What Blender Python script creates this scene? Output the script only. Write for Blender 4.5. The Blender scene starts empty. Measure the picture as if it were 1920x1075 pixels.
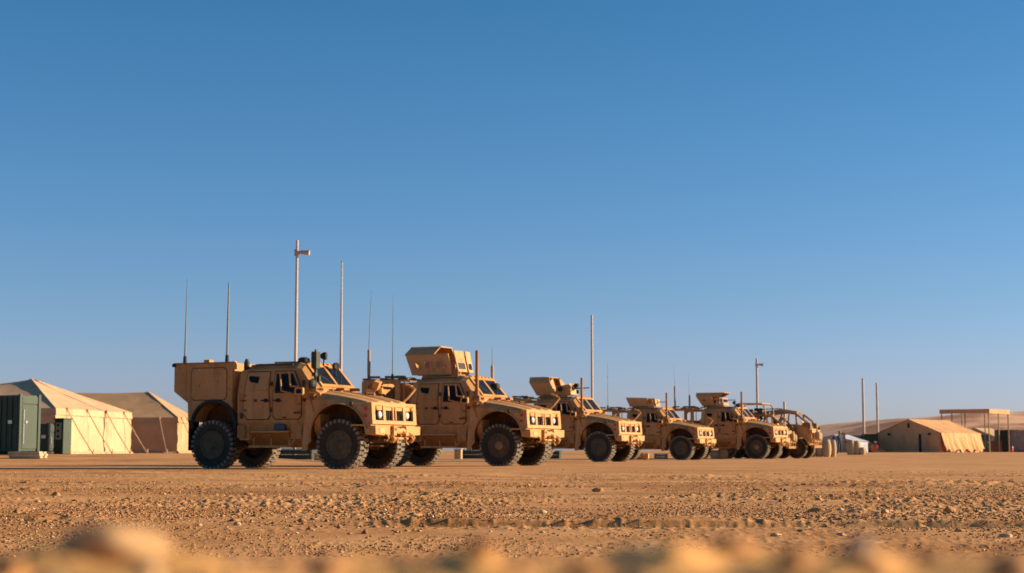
import bpy, math, random
import numpy as np
from mathutils import Vector, Matrix, noise as mnoise

# ------------------------------------------------------------------ camera, sky, sun, exposure
scene = bpy.context.scene
col = scene.collection
CAM_H = 0.49
cam_d = bpy.data.cameras.new('camera')
cam = bpy.data.objects.new('camera', cam_d)
col.objects.link(cam)
cam.location = (0, 0, CAM_H)
cam.rotation_euler = (math.radians(90 + 5.85), 0, 0)
cam_d.sensor_width = 36.0
cam_d.lens = 56.25
cam_d.clip_start = 0.02
cam_d.clip_end = 12000
cam_d.dof.use_dof = True
cam_d.dof.focus_distance = 13.0
cam_d.dof.aperture_fstop = 4.6
scene.camera = cam

SUN_AZ = math.radians(9)        # from +X towards +Y (away from the camera)
SUN_EL = math.radians(16.5)
world = bpy.data.worlds.new('World')
scene.world = world
world.use_nodes = True
wn = world.node_tree
bg = wn.nodes['Background']
sky = wn.nodes.new('ShaderNodeTexSky')
sky.sky_type = 'NISHITA'
sky.sun_disc = False
sky.sun_elevation = SUN_EL
sky.sun_rotation = math.pi / 2 - SUN_AZ
sky.altitude = 300
sky.air_density = 1.0
sky.dust_density = 0.6
sky.ozone_density = 3.0
# colour grade of the sky by elevation: deeper blue above, pale lavender at the horizon
w_tc = wn.nodes.new('ShaderNodeTexCoord')
w_sep = wn.nodes.new('ShaderNodeSeparateXYZ')
wn.links.new(w_tc.outputs['Generated'], w_sep.inputs[0])
w_ramp = wn.nodes.new('ShaderNodeValToRGB')
w_ramp.color_ramp.interpolation = 'EASE'
w_e = w_ramp.color_ramp.elements
w_ramp.color_ramp.interpolation = 'LINEAR'
w_e[0].position = 0.0; w_e[0].color = (.75, .755, 1.10, 1)
w_e[1].position = 0.30; w_e[1].color = (.285, .65, .83, 1)
for p_, c_ in ((.035, (.70, .72, 1.09)), (.09, (.565, .70, .945)), (.175, (.425, .69, .90))):
    k_ = w_e.new(p_); k_.color = (*c_, 1)
wn.links.new(w_sep.outputs['Z'], w_ramp.inputs['Fac'])
w_mul = wn.nodes.new('ShaderNodeMix'); w_mul.data_type = 'RGBA'; w_mul.blend_type = 'MULTIPLY'
w_mul.inputs['Factor'].default_value = 1.0
wn.links.new(sky.outputs[0], w_mul.inputs['A']); wn.links.new(w_ramp.outputs['Color'], w_mul.inputs['B'])
wn.links.new(w_mul.outputs['Result'], bg.inputs[0])
bg.inputs[1].default_value = 0.0715

sun_d = bpy.data.lights.new('sun', 'SUN')
sun_d.energy = 5.0
sun_d.angle = math.radians(0.55)
sun_d.color = (1.0, 0.79, 0.55)
sun = bpy.data.objects.new('sun', sun_d)
col.objects.link(sun)
sdir = Vector((math.cos(SUN_AZ) * math.cos(SUN_EL), math.sin(SUN_AZ) * math.cos(SUN_EL), math.sin(SUN_EL)))
sun.rotation_euler = sdir.to_track_quat('Z', 'Y').to_euler()

vs = scene.view_settings
vs.view_transform = 'Standard'
vs.look = 'None'
vs.gamma = 1.0
vs.use_curve_mapping = False
vs.exposure = 1.0

rnd = random.Random(7)
R = math.radians

# ------------------------------------------------------------------ noise in numpy
def _hash(ix, iy, seed):
    h = (ix.astype(np.int64) * 374761393 + iy.astype(np.int64) * 668265263 + seed * 1274126177) & 0xFFFFFFFF
    h = ((h ^ (h >> 13)) * 1274126177) & 0xFFFFFFFF
    h = (h ^ (h >> 16)) & 0xFFFFFFFF
    return h / 4294967295.0

def vnoise(x, y, lam, seed=0):
    """smooth gradient noise in -1..1, wavelength lam"""
    x = np.asarray(x, float) / lam; y = np.asarray(y, float) / lam
    ix = np.floor(x); iy = np.floor(y)
    fx = x - ix; fy = y - iy
    u = fx * fx * fx * (fx * (fx * 6 - 15) + 10); v = fy * fy * fy * (fy * (fy * 6 - 15) + 10)
    def g(ax, ay):
        a = _hash(ix + ax, iy + ay, seed) * 2 * np.pi
        return np.cos(a) * (fx - ax) + np.sin(a) * (fy - ay)
    n = (g(0, 0) * (1 - u) + g(1, 0) * u) * (1 - v) + (g(0, 1) * (1 - u) + g(1, 1) * u) * v
    return n * 1.4

def ss(a, b, t):
    t = np.clip((np.asarray(t, float) - a) / (b - a), 0, 1)
    return t * t * (3 - 2 * t)

MOUNDS = [(6.9, 23.2, 1.5, .35, .055), (5.4, 24.0, .9, .3, .03), (-1.9, 29.5, 1.0, .35, .05), (-0.9, 30.2, .6, .3, .03),
          (1.9, 26.5, .9, .3, .02), (-5.6, 19.0, .6, .25, .03), (-3.9, 12.6, .45, .22, .03), (2.7, 12.4, .28, .2, .035),
          (-3.15, 11.4, .55, .2, .03)]

def ground_h(x, y):
    x = np.asarray(x, float); y = np.asarray(y, float)
    yy = np.maximum(y, 1.0)
    h = 0.02 * vnoise(x, y, 9.0, 1)
    # the camp stands a little higher than the vehicle park
    rl = ss(56, 68, y) * ss(.11, .2, -x / yy)
    rf = ss(104, 138, y)
    h = h + 0.33 * np.maximum(rl, rf * .93) * (1 - .6 * ss(400, 900, np.hypot(x, y)))
    # the low bank the camera looks over
    edge = .98 + .05 * vnoise(x, y * 0, .55, 3) + .05 * vnoise(x, y * 0, .17, 4)
    bank = (1 - ss(edge - .22, edge + .95, y)) * ss(-6, -3.5, y) * (1 - ss(3.0, 6.0, np.abs(x)))
    lump = .005 * vnoise(x, y, .20, 5) + .019 * np.maximum(0, vnoise(x, y, .050, 6) - .16) + .004 * vnoise(x, y, .5, 7) + .005 * vnoise(x, y, .04, 8)
    h = h + bank * (.432 + lump)
    # small eroded ledge across the middle distance
    y0 = 10.75 - .10 * x + .16 * vnoise(x, x * 0, 5.0, 11) + .016 * vnoise(x, x * 0, .6, 12) + .004 * vnoise(x, x * 0, .2, 13)
    m = ss(-1.9, -.4, x) * (0.75 + .5 * vnoise(x, y * 0, 1.3, 14))
    t = y - y0
    h = h + .048 * m * ss(-.012, .022, t) * (1 - ss(.2, 2.2, t)) - .024 * m * np.exp(-((t + .12) / .16) ** 2)
    y1 = 11.6 + .3 * vnoise(x, x * 0, 2.0, 15)
    m1 = (1 - ss(-3.4, -2.5, x))
    t1 = y - y1
    h = h + .04 * m1 * ss(-.02, .08, t1) * (1 - ss(.2, 1.5, t1))
    # clods and relief
    zone = ss(4, 9.5, y) * (1 - .75 * ss(24, 42, y)) * (1 - ss(60, 90, y)) * (1 - .8 * ss(20, 60, np.abs(x)))
    rough = .15 + .95 * ss(-.25, .35, vnoise(x, y * .6, 2.6, 20) + .5 * vnoise(x, y, .9, 26))
    rough = rough * (.35 + .65 * ss(9.3, 11.2, y))
    r1 = vnoise(x, y * .8, .42, 21); r2 = vnoise(x, y * .8, .17, 22); r3 = vnoise(x, y * .8, .075, 23)
    r4 = vnoise(x, y * .7, .10, 24); r5 = vnoise(x, y * .5, .05, 25)
    rel = .007 * r1 + .006 * np.maximum(0, r2 - .18) + .009 * np.maximum(0, r4 - .12) + .026 * np.maximum(0, r5 - .05) + .005 * r3
    h = h + zone * rough * rel
    # wind ripples in the soft strip just beyond the bank
    soft = ss(6.5, 8.2, y) * (1 - ss(9.4, 10.4, y))
    h = h + soft * .008 * np.sin((y + .25 * vnoise(x, y, .9, 30) + .06 * x) * 2 * np.pi / .27) * (.4 + .6 * vnoise(x, y, .8, 31))
    # wheel ruts crossing the park
    for c0, sl, wob, sd, dep in ((15.2, .05, .5, 80, .030), (17.0, .05, .5, 80, .030), (20.6, -.06, .7, 83, .035), (22.4, -.06, .7, 83, .035), (28.5, .10, 1.0, 86, .04), (30.4, .10, 1.0, 86, .04), (36.0, -.03, .8, 89, .035), (37.9, -.03, .8, 89, .035)):
        tt = y - (c0 + sl * x + wob * vnoise(x, x * 0, 7.0, sd))
        ok = ss(-.45, .1, vnoise(x, x * 0 + c0, 3.5, sd + 1))
        h = h + ok * (-dep * np.exp(-(tt / .19) ** 4) + dep * .7 * np.exp(-((np.abs(tt) - .30) / .10) ** 2) * (1 + .6 * vnoise(x, y, .15, sd + 2)))
    for mx, my, sx, sy, a in MOUNDS:
        g = np.exp(-((x - mx) / sx) ** 2 - ((y - my) / sy) ** 2)
        h = h + a * g * (1 + .9 * vnoise(x, y, .13, 40))
    h = h + .03 * vnoise(x, y, 2.8, 41) * ss(14, 20, y) * (1 - ss(36, 41, y)) + .02 * vnoise(x, y, 1.1, 42) * ss(12, 18, y) * (1 - ss(34, 41, y))
    return h

def gz(x, y):
    return float(ground_h(np.array([x]), np.array([y]))[0])

# ------------------------------------------------------------------ materials
def new_mat(name):
    m = bpy.data.materials.new(name); m.use_nodes = True
    nt = m.node_tree
    return m, nt, nt.nodes['Principled BSDF']

def noisy(name, c1, c2, scale=4.0, rough=.8, bump=0.0, bscale=40.0, c3=None, detail=6, spec=.3, metal=0.0, rlo=.35, rhi=.65, grime=None):
    m, nt, b = new_mat(name)
    N = nt.nodes; L = nt.links
    tc = N.new('ShaderNodeTexCoord')
    n = N.new('ShaderNodeTexNoise'); n.inputs['Scale'].default_value = scale; n.inputs['Detail'].default_value = detail
    n.inputs['Roughness'].default_value = .62
    L.new(tc.outputs['Object'], n.inputs['Vector'])
    r = N.new('ShaderNodeValToRGB')
    r.color_ramp.elements[0].position = rlo; r.color_ramp.elements[0].color = (*c1, 1)
    r.color_ramp.elements[1].position = rhi; r.color_ramp.elements[1].color = (*c2, 1)
    L.new(n.outputs['Fac'], r.inputs['Fac'])
    out = r.outputs['Color']
    if grime:
        gc, gs, g0, g1 = grime
        n2 = N.new('ShaderNodeTexNoise'); n2.inputs['Scale'].default_value = gs; n2.inputs['Detail'].default_value = 8
        n2.inputs['Roughness'].default_value = .7
        mp = N.new('ShaderNodeMapping'); mp.inputs['Scale'].default_value = (1, 1, .45); mp.inputs['Location'].default_value = (3.1, 1.7, .3)
        L.new(tc.outputs['Object'], mp.inputs['Vector']); L.new(mp.outputs['Vector'], n2.inputs['Vector'])
        mr = N.new('ShaderNodeMapRange'); mr.inputs['From Min'].default_value = g0; mr.inputs['From Max'].default_value = g1
        mr.clamp = True
        L.new(n2.outputs['Fac'], mr.inputs['Value'])
        mx = N.new('ShaderNodeMix'); mx.data_type = 'RGBA'
        L.new(mr.outputs['Result'], mx.inputs['Factor']); L.new(out, mx.inputs['A']); mx.inputs['B'].default_value = (*gc, 1)
        out = mx.outputs['Result']
    L.new(out, b.inputs['Base Color'])
    b.inputs['Roughness'].default_value = rough
    b.inputs['Specular IOR Level'].default_value = spec
    b.inputs['Metallic'].default_value = metal
    if bump:
        nb = N.new('ShaderNodeTexNoise'); nb.inputs['Scale'].default_value = bscale; nb.inputs['Detail'].default_value = 5
        L.new(tc.outputs['Object'], nb.inputs['Vector'])
        bp = N.new('ShaderNodeBump'); bp.inputs['Strength'].default_value = bump; bp.inputs['Distance'].default_value = .02
        L.new(nb.outputs['Fac'], bp.inputs['Height']); L.new(bp.outputs['Normal'], b.inputs['Normal'])
    return m

def plain(name, c, rough=.6, spec=.4, metal=0.0):
    return noisy(name, tuple(v * .88 for v in c), tuple(min(1, v * 1.1) for v in c), 6, rough, 0, spec=spec, metal=metal)

M = {}
def paint(name):
    m, nt, b = new_mat(name)
    N = nt.nodes; L = nt.links
    tc = N.new('ShaderNodeTexCoord')
    def nz(scale, det, sc=(1, 1, 1), loc=(0, 0, 0)):
        mp = N.new('ShaderNodeMapping'); mp.inputs['Scale'].default_value = sc; mp.inputs['Location'].default_value = loc
        L.new(tc.outputs['Object'], mp.inputs['Vector'])
        n = N.new('ShaderNodeTexNoise'); n.inputs['Scale'].default_value = scale; n.inputs['Detail'].default_value = det; n.inputs['Roughness'].default_value = .68
        L.new(mp.outputs['Vector'], n.inputs['Vector']); return n.outputs['Fac']
    def mapr(f, a, c, lo, hi):
        r = N.new('ShaderNodeMapRange'); r.inputs['From Min'].default_value = a; r.inputs['From Max'].default_value = c
        r.inputs['To Min'].default_value = lo; r.inputs['To Max'].default_value = hi; L.new(f, r.inputs['Value']); return r.outputs['Result']
    def mix(f, A, B):
        x = N.new('ShaderNodeMix'); x.data_type = 'RGBA'; L.new(f, x.inputs['Factor'])
        if isinstance(A, tuple): x.inputs['A'].default_value = (*A, 1)
        else: L.new(A, x.inputs['A'])
        x.inputs['B'].default_value = (*B, 1); return x.outputs['Result']
    def mul(a, c):
        x = N.new('ShaderNodeMath'); x.operation = 'MULTIPLY'; L.new(a, x.inputs[0]); L.new(c, x.inputs[1]); return x.outputs[0]
    col_ = mix(mapr(nz(1.4, 6), .35, .65, 0, 1), (.47, .222, .066), (.54, .268, .086))
    col_ = mix(mapr(nz(2.6, 9, (1, 1, .22), (4, 2, 1)), .50, .66, 0, .75), col_, (.30, .135, .042))        # run-down stains
    sp = N.new('ShaderNodeSeparateXYZ'); L.new(tc.outputs['Object'], sp.inputs[0])
    low = mapr(sp.outputs['Z'], 1.75, .75, .12, 1.0)
    col_ = mix(mul(low, mapr(nz(3.2, 8, loc=(9, 3, 5)), .36, .58, 0, .75)), col_, (.54, .305, .115))    # dust thrown up on the lower body
    col_ = mix(mapr(nz(9, 6, loc=(1, 7, 2)), .58, .68, 0, .75), col_, (.16, .072, .026))                      # scuffs
    oi = N.new('ShaderNodeObjectInfo')
    hv = N.new('ShaderNodeHueSaturation'); L.new(col_, hv.inputs['Color'])
    L.new(mapr(oi.outputs['Random'], 0, 1, .90, 1.10), hv.inputs['Value']); L.new(mapr(oi.outputs['Random'], 0, 1, 1.02, .97), hv.inputs['Saturation'])
    col_ = hv.outputs['Color']
    L.new(col_, b.inputs['Base Color'])
    L.new(mapr(nz(4, 5), .3, .7, .55, .85), b.inputs['Roughness'])
    b.inputs['Specular IOR Level'].default_value = .28
    bp = N.new('ShaderNodeBump'); bp.inputs['Strength'].default_value = .12; bp.inputs['Distance'].default_value = .02
    L.new(nz(30, 5), bp.inputs['Height']); L.new(bp.outputs['Normal'], b.inputs['Normal'])
    return m
M['tan'] = paint('worn_tan_paint')
M['tan_dark'] = noisy('dusty_tan_metal', (.27, .118, .034), (.37, .17, .050), 5, .75, .1, 60)
M['dusty'] = noisy('dust_caked_metal', (.13, .085, .05), (.27, .17, .085), 7, .85, .15, 50)
M['tyre'] = noisy('dusty_tyre_rubber', (.030, .027, .018), (.058, .049, .032), 3, .9, .1, 60, spec=.2)
M['tread'] = noisy('dust_caked_tread', (.12, .10, .075), (.26, .21, .15), 9, .95, .1, 60, spec=.1)
M['rim'] = noisy('dusty_rim', (.060, .045, .024), (.115, .080, .040), 6, .7, .1, 60)
M['rim_tan'] = noisy('tan_hub', (.24, .135, .055), (.36, .21, .09), 6, .7, .1, 60)
M['black'] = noisy('black_rubber', (.012, .012, .012), (.03, .028, .025), 6, .7)
M['under'] = noisy('underbody_metal', (.06, .030, .011), (.13, .065, .024), 5, .85)
M['olive'] = noisy('olive_drab', (.030, .030, .014), (.055, .052, .024), 5, .6)
M['canvas'] = noisy('tan_canvas', (.56, .325, .185), (.63, .385, .225), .8, .92, .25, 6, spec=.1, grime=((.45, .255, .12), 1.1, .5, .75))
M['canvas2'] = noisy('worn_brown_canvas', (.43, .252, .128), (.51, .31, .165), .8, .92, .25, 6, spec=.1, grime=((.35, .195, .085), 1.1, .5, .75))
M['canvas3'] = noisy('brown_tan_canvas', (.56, .288, .130), (.63, .345, .165), .8, .92, .25, 6, spec=.1, grime=((.43, .23, .085), 1.1, .5, .75))
M['pale_canvas'] = noisy('pale_canvas', (.42, .29, .15), (.51, .365, .20), 1.5, .9, .2, 8, spec=.1)
M['white_tarp'] = noisy('white_tarpaulin', (.42, .43, .46), (.52, .52, .55), 1.5, .7, .2, 8)
M['rope'] = plain('hemp_rope', (.36, .25, .14), .95)
M['green'] = noisy('army_green_paint', (.012, .034, .013), (.021, .046, .019), 2, .5, .05, 60, grime=((.034, .045, .021), 3, .55, .8))
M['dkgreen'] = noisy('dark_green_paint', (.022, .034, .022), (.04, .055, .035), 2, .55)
M['grey'] = noisy('grey_panel', (.22, .22, .21), (.32, .31, .29), 6, .5)
M['greybox'] = noisy('dusty_grey_paint', (.23, .19, .15), (.31, .26, .20), 2, .7)
M['white'] = noisy('white_paint', (.62, .60, .56), (.75, .72, .68), 6, .6)
M['pole'] = noisy('galvanised_pole', (.42, .325, .245), (.48, .38, .29), .6, .55, spec=.4)
M['whip'] = noisy('antenna_fibreglass', (.15, .20, .20), (.19, .235, .23), .6, .5)
M['whip_tan'] = noisy('tan_antenna', (.30, .19, .10), (.38, .25, .13), 3, .6)
M['wood'] = noisy('pale_wood', (.42, .30, .16), (.56, .42, .25), 5, .85)
M['red'] = plain('red_paint', (.50, .028, .022), .45)
M['orange'] = plain('amber_lens', (.85, .30, .03), .3)
M['redlens'] = plain('red_lens', (.42, .03, .02), .4)
M['blue'] = plain('faded_blue_plastic', (.035, .06, .095), .6)
M['teal'] = plain('teal_paint', (.05, .11, .10), .6)
M['rust'] = noisy('rust_brown_panel', (.22, .10, .045), (.32, .15, .07), 4, .8)

def glass_mat(name, c, rough=.06):
    m, nt, b = new_mat(name)
    N = nt.nodes; L = nt.links
    tc = N.new('ShaderNodeTexCoord')
    n = N.new('ShaderNodeTexNoise'); n.inputs['Scale'].default_value = 5
    L.new(tc.outputs['Object'], n.inputs['Vector'])
    r = N.new('ShaderNodeMapRange'); r.inputs['To Min'].default_value = rough; r.inputs['To Max'].default_value = rough + .18
    L.new(n.outputs['Fac'], r.inputs['Value']); L.new(r.outputs['Result'], b.inputs['Roughness'])
    b.inputs['Base Color'].default_value = (*c, 1)
    b.inputs['Specular IOR Level'].default_value = .07
    return m
M['glass'] = glass_mat('dark_armoured_glass', (.010, .012, .014), .14)
M['lamp'] = glass_mat('headlight_glass', (.62, .62, .60), .12)
def clear_mat():
    m, nt, b = new_mat('dusty_clear_glass')
    b.inputs['Base Color'].default_value = (.86, .87, .84, 1)
    b.inputs['Transmission Weight'].default_value = .92
    b.inputs['Roughness'].default_value = .12
    b.inputs['IOR'].default_value = 1.05
    return m
M['clear'] = clear_mat()

def ground_mat():
    m, nt, b = new_mat('desert_sand')
    N = nt.nodes; L = nt.links
    geo = N.new('ShaderNodeNewGeometry')
    def noise_n(scale, det, sc=(1, 1, 1)):
        mp = N.new('ShaderNodeMapping'); mp.inputs['Scale'].default_value = sc
        L.new(geo.outputs['Position'], mp.inputs['Vector'])
        n = N.new('ShaderNodeTexNoise'); n.inputs['Scale'].default_value = scale; n.inputs['Detail'].default_value = det
        n.inputs['Roughness'].default_value = .65
        L.new(mp.outputs['Vector'], n.inputs['Vector'])
        return n.outputs['Fac']
    r = N.new('ShaderNodeValToRGB')
    e = r.color_ramp.elements
    e[0].position = .3; e[0].color = (.44, .192, .060, 1)
    e[1].position = .7; e[1].color = (.64, .335, .128, 1)
    k = e.new(.5); k.color = (.57, .276, .100, 1)
    L.new(noise_n(.8, 9), r.inputs['Fac'])
    def mix(a, bcol, fac, lo, hi, amt):
        mr = N.new('ShaderNodeMapRange'); mr.inputs['From Min'].default_value = lo; mr.inputs['From Max'].default_value = hi
        mr.inputs['To Max'].default_value = amt
        L.new(fac, mr.inputs['Value'])
        mx = N.new('ShaderNodeMix'); mx.data_type = 'RGBA'
        L.new(mr.outputs['Result'], mx.inputs['Factor']); L.new(a, mx.inputs['A']); mx.inputs['B'].default_value = (*bcol, 1)
        return mx.outputs['Result']
    c = mix(r.outputs['Color'], (.34, .138, .038), noise_n(.22, 7, (.6, 1.6, 1)), .48, .66, .85)   # damp/darker soil streaks
    c = mix(c, (.64, .39, .185), noise_n(.35, 5, (.7, 1.3, 1)), .55, .75, .5)    # pale dust
    c = mix(c, (.30, .135, .045), noise_n(22, 4), .58, .72, .55)      # grit
    c = mix(c, (.62, .43, .245), noise_n(31, 3), .63, .74, .45)
    sp = N.new('ShaderNodeSeparateXYZ'); L.new(geo.outputs['Position'], sp.inputs[0])
    mz = N.new('ShaderNodeMapRange'); mz.inputs['From Min'].default_value = .12; mz.inputs['From Max'].default_value = .36
    mz.inputs['To Max'].default_value = .75
    L.new(sp.outputs['Z'], mz.inputs['Value'])
    my = N.new('ShaderNodeMapRange'); my.inputs['From Min'].default_value = 3; my.inputs['From Max'].default_value = 2
    L.new(sp.outputs['Y'], my.inputs['Value'])
    mm = N.new('ShaderNodeMath'); mm.operation = 'MULTIPLY'; L.new(mz.outputs['Result'], mm.inputs[0]); L.new(my.outputs['Result'], mm.inputs[1])
    mx = N.new('ShaderNodeMix'); mx.data_type = 'RGBA'
    L.new(mm.outputs[0], mx.inputs['Factor']); L.new(c, mx.inputs['A']); mx.inputs['B'].default_value = (.72, .37, .115, 1)
    L.new(mx.outputs['Result'], b.inputs['Base Color'])
    b.inputs['Roughness'].default_value = .95
    b.inputs['Specular IOR Level'].default_value = .12
    bp = N.new('ShaderNodeBump'); bp.inputs['Strength'].default_value = .55; bp.inputs['Distance'].default_value = .012
    L.new(noise_n(30, 8), bp.inputs['Height'])
    L.new(bp.outputs['Normal'], b.inputs['Normal'])
    return m
M['sand'] = ground_mat()

def stone_mat(name, a, bcol, d):
    m, nt, b = new_mat(name)
    N = nt.nodes; L = nt.links
    geo = N.new('ShaderNodeNewGeometry')
    r = N.new('ShaderNodeValToRGB')
    e = r.color_ramp.elements
    e[0].position = 0; e[0].color = (*a, 1)
    e[1].position = 1; e[1].color = (*d, 1)
    k = e.new(.86); k.color = (*bcol, 1)
    L.new(geo.outputs['Random Per Island'], r.inputs['Fac'])
    n = N.new('ShaderNodeTexNoise'); n.inputs['Scale'].default_value = 60
    L.new(geo.outputs['Position'], n.inputs['Vector'])
    mr = N.new('ShaderNodeMapRange'); mr.inputs['To Min'].default_value = .75; mr.inputs['To Max'].default_value = 1.2
    L.new(n.outputs['Fac'], mr.inputs['Value'])
    mx = N.new('ShaderNodeMix'); mx.data_type = 'RGBA'; mx.blend_type = 'MULTIPLY'; mx.inputs['Factor'].default_value = 1
    L.new(r.outputs['Color'], mx.inputs['A']); L.new(mr.outputs['Result'], mx.inputs['B'])
    L.new(mx.outputs['Result'], b.inputs['Base Color'])
    b.inputs['Roughness'].default_value = .9
    b.inputs['Specular IOR Level'].default_value = .2
    return m
M['pebble'] = stone_mat('desert_pebbles', (.24, .108, .040), (.40, .205, .085), (.58, .41, .245))
M['stone_pale'] = noisy('pale_stone', (.50, .30, .14), (.60, .39, .20), 18, .9, .3, 60)
M['stone_brown'] = noisy('brown_clod', (.36, .165, .056), (.50, .25, .092), 14, .95, .4, 50)
M['stone_tan'] = noisy('tan_stone', (.40, .225, .095), (.50, .30, .14), 14, .95, .3, 40)
M['stone_grey'] = noisy('grey_stone', (.30, .22, .15), (.44, .35, .25), 18, .9, .3, 60)

def hill_mat():
    m, nt, b = new_mat('desert_hill')
    N = nt.nodes; L = nt.links
    geo = N.new('ShaderNodeNewGeometry')
    n = N.new('ShaderNodeTexNoise'); n.inputs['Scale'].default_value = .018; n.inputs['Detail'].default_value = 9; n.inputs['Roughness'].default_value = .62
    mp = N.new('ShaderNodeMapping'); mp.inputs['Scale'].default_value = (1, .5, 2.2)
    L.new(geo.outputs['Position'], mp.inputs['Vector']); L.new(mp.outputs['Vector'], n.inputs['Vector'])
    r = N.new('ShaderNodeValToRGB'); e = r.color_ramp.elements
    e[0].position = .43; e[0].color = (.42, .205, .115, 1)
    e[1].position = .56; e[1].color = (.80, .46, .265, 1)
    L.new(n.outputs['Fac'], r.inputs['Fac']); L.new(r.outputs['Color'], b.inputs['Base Color'])
    b.inputs['Roughness'].default_value = 1; b.inputs['Specular IOR Level'].default_value = .05
    return m
M['hill'] = hill_mat()

# ------------------------------------------------------------------ mesh builder
class MB:
    def __init__(s):
        s.v = []; s.f = []
    def add(s, vs_, fs):
        o = len(s.v)
        s.v += [tuple(p) for p in vs_]
        s.f += [tuple(i + o for i in f) for f in fs]
        return s
    def box(s, c, d, rot=None):
        hx, hy, hz = d[0] / 2, d[1] / 2, d[2] / 2
        pts = [Vector((x, y, z)) for x in (-hx, hx) for y in (-hy, hy) for z in (-hz, hz)]
        if rot is not None:
            m = rot if isinstance(rot, Matrix) else Matrix.Rotation(rot[2], 3, 'Z') @ Matrix.Rotation(rot[1], 3, 'Y') @ Matrix.Rotation(rot[0], 3, 'X')
            pts = [m @ p for p in pts]
        pts = [p + Vector(c) for p in pts]
        return s.add(pts, [(0, 1, 3, 2), (4, 6, 7, 5), (0, 4, 5, 1), (2, 3, 7, 6), (0, 2, 6, 4), (1, 5, 7, 3)])
    def bb(s, x0, x1, y0, y1, z0, z1):
        return s.box(((x0 + x1) / 2, (y0 + y1) / 2, (z0 + z1) / 2), (abs(x1 - x0), abs(y1 - y0), abs(z1 - z0)))
    def prism(s, poly, y0, y1, plane='XZ'):
        """extrude a 2d polygon; plane XZ extrudes along y, YZ along x, XY along z"""
        n = len(poly)
        def P(p, t):
            return {'XZ': (p[0], t, p[1]), 'YZ': (t, p[0], p[1]), 'XY': (p[0], p[1], t)}[plane]
        vs_ = [P(p, y0) for p in poly] + [P(p, y1) for p in poly]
        fs = [tuple(range(n)), tuple(range(2 * n - 1, n - 1, -1))]
        fs += [(i, i + n, (i + 1) % n + n, (i + 1) % n) for i in range(n)]
        return s.add(vs_, fs)
    def tube(s, p0, p1, r0, r1=None, n=8, cap=True):
        r1 = r0 if r1 is None else r1
        p0 = Vector(p0); p1 = Vector(p1); d = (p1 - p0)
        if d.length < 1e-6: return s
        q = d.to_track_quat('Z', 'Y')
        vs_ = []
        for p, r in ((p0, r0), (p1, r1)):
            for i in range(n):
                a = 2 * math.pi * i / n
                vs_.append(p + q @ Vector((r * math.cos(a), r * math.sin(a), 0)))
        fs = [(i, (i + 1) % n, (i + 1) % n + n, i + n) for i in range(n)]
        if cap: fs += [tuple(range(n - 1, -1, -1)), tuple(range(n, 2 * n))]
        return s.add(vs_, fs)
    def path(s, pts, r, n=8, closed=False):
        pts = [Vector(p) for p in pts]
        m = len(pts); vs_ = []; up = None
        for i, p in enumerate(pts):
            a = pts[(i - 1) % m] if (i or closed) else p
            b = pts[(i + 1) % m] if (i < m - 1 or closed) else p
            t = (b - a).normalized()
            q = t.to_track_quat('Z', 'Y')
            if up is None:
                ex = q @ Vector((1, 0, 0))
            else:
                ex = (up - t * up.dot(t)).normalized()
            up = ex
            ey = t.cross(ex)
            rr = r[i] if isinstance(r, (list, tuple)) else r
            for k in range(n):
                an = 2 * math.pi * k / n
                vs_.append(p + ex * (rr * math.cos(an)) + ey * (rr * math.sin(an)))
        fs = []
        for i in range(m if closed else m - 1):
            j = (i + 1) % m
            fs += [(i * n + k, i * n + (k + 1) % n, j * n + (k + 1) % n, j * n + k) for k in range(n)]
        if not closed:
            fs += [tuple(range(n - 1, -1, -1)), tuple((m - 1) * n + k for k in range(n))]
        return s.add(vs_, fs)
    def lathe(s, prof, n=24, origin=(0, 0, 0), axis='Y'):
        """prof: (r, t) pairs turned about the axis"""
        vs_ = []; o = Vector(origin)
        for r, t in prof:
            for i in range(n):
                a = 2 * math.pi * i / n
                c, d = r * math.cos(a), r * math.sin(a)
                vs_.append(o + Vector({'Y': (c, t, d), 'Z': (c, d, t), 'X': (t, c, d)}[axis]))
        fs = []
        for j in range(len(prof) - 1):
            fs += [(j * n + i, j * n + (i + 1) % n, (j + 1) * n + (i + 1) % n, (j + 1) * n + i) for i in range(n)]
        if prof[0][0] > 1e-6: fs.append(tuple(range(n - 1, -1, -1)))
        if prof[-1][0] > 1e-6: fs.append(tuple((len(prof) - 1) * n + i for i in range(n)))
        return s.add(vs_, fs)
    def loft(s, rings, cap=True):
        n = len(rings[0]); vs_ = [p for r in rings for p in r]
        fs = []
        for j in range(len(rings) - 1):
            fs += [(j * n + i, j * n + (i + 1) % n, (j + 1) * n + (i + 1) % n, (j + 1) * n + i) for i in range(n)]
        if cap: fs += [tuple(range(n - 1, -1, -1)), tuple((len(rings) - 1) * n + i for i in range(n))]
        return s.add(vs_, fs)
    def plate(s, quad, thick, holes=(), nrm=None):
        """four-cornered plate (bilinear u,v) with rectangular see-through holes (u0,u1,v0,v1)"""
        a, b, c, d = [Vector(p) for p in quad]
        n = nrm if nrm is not None else (b - a).cross(d - a).normalized()
        us = sorted({0., 1.} | {h[0] for h in holes} | {h[1] for h in holes})
        vv = sorted({0., 1.} | {h[2] for h in holes} | {h[3] for h in holes})
        def P(u, v): return a * (1 - u) * (1 - v) + b * u * (1 - v) + c * u * v + d * (1 - u) * v
        nu, nv = len(us), len(vv)
        idx = {}
        vs_ = []
        for k in (0, 1):
            for j, v in enumerate(vv):
                for i, u in enumerate(us):
                    idx[(i, j, k)] = len(vs_)
                    vs_.append(P(u, v) - n * (thick * k))
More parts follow.
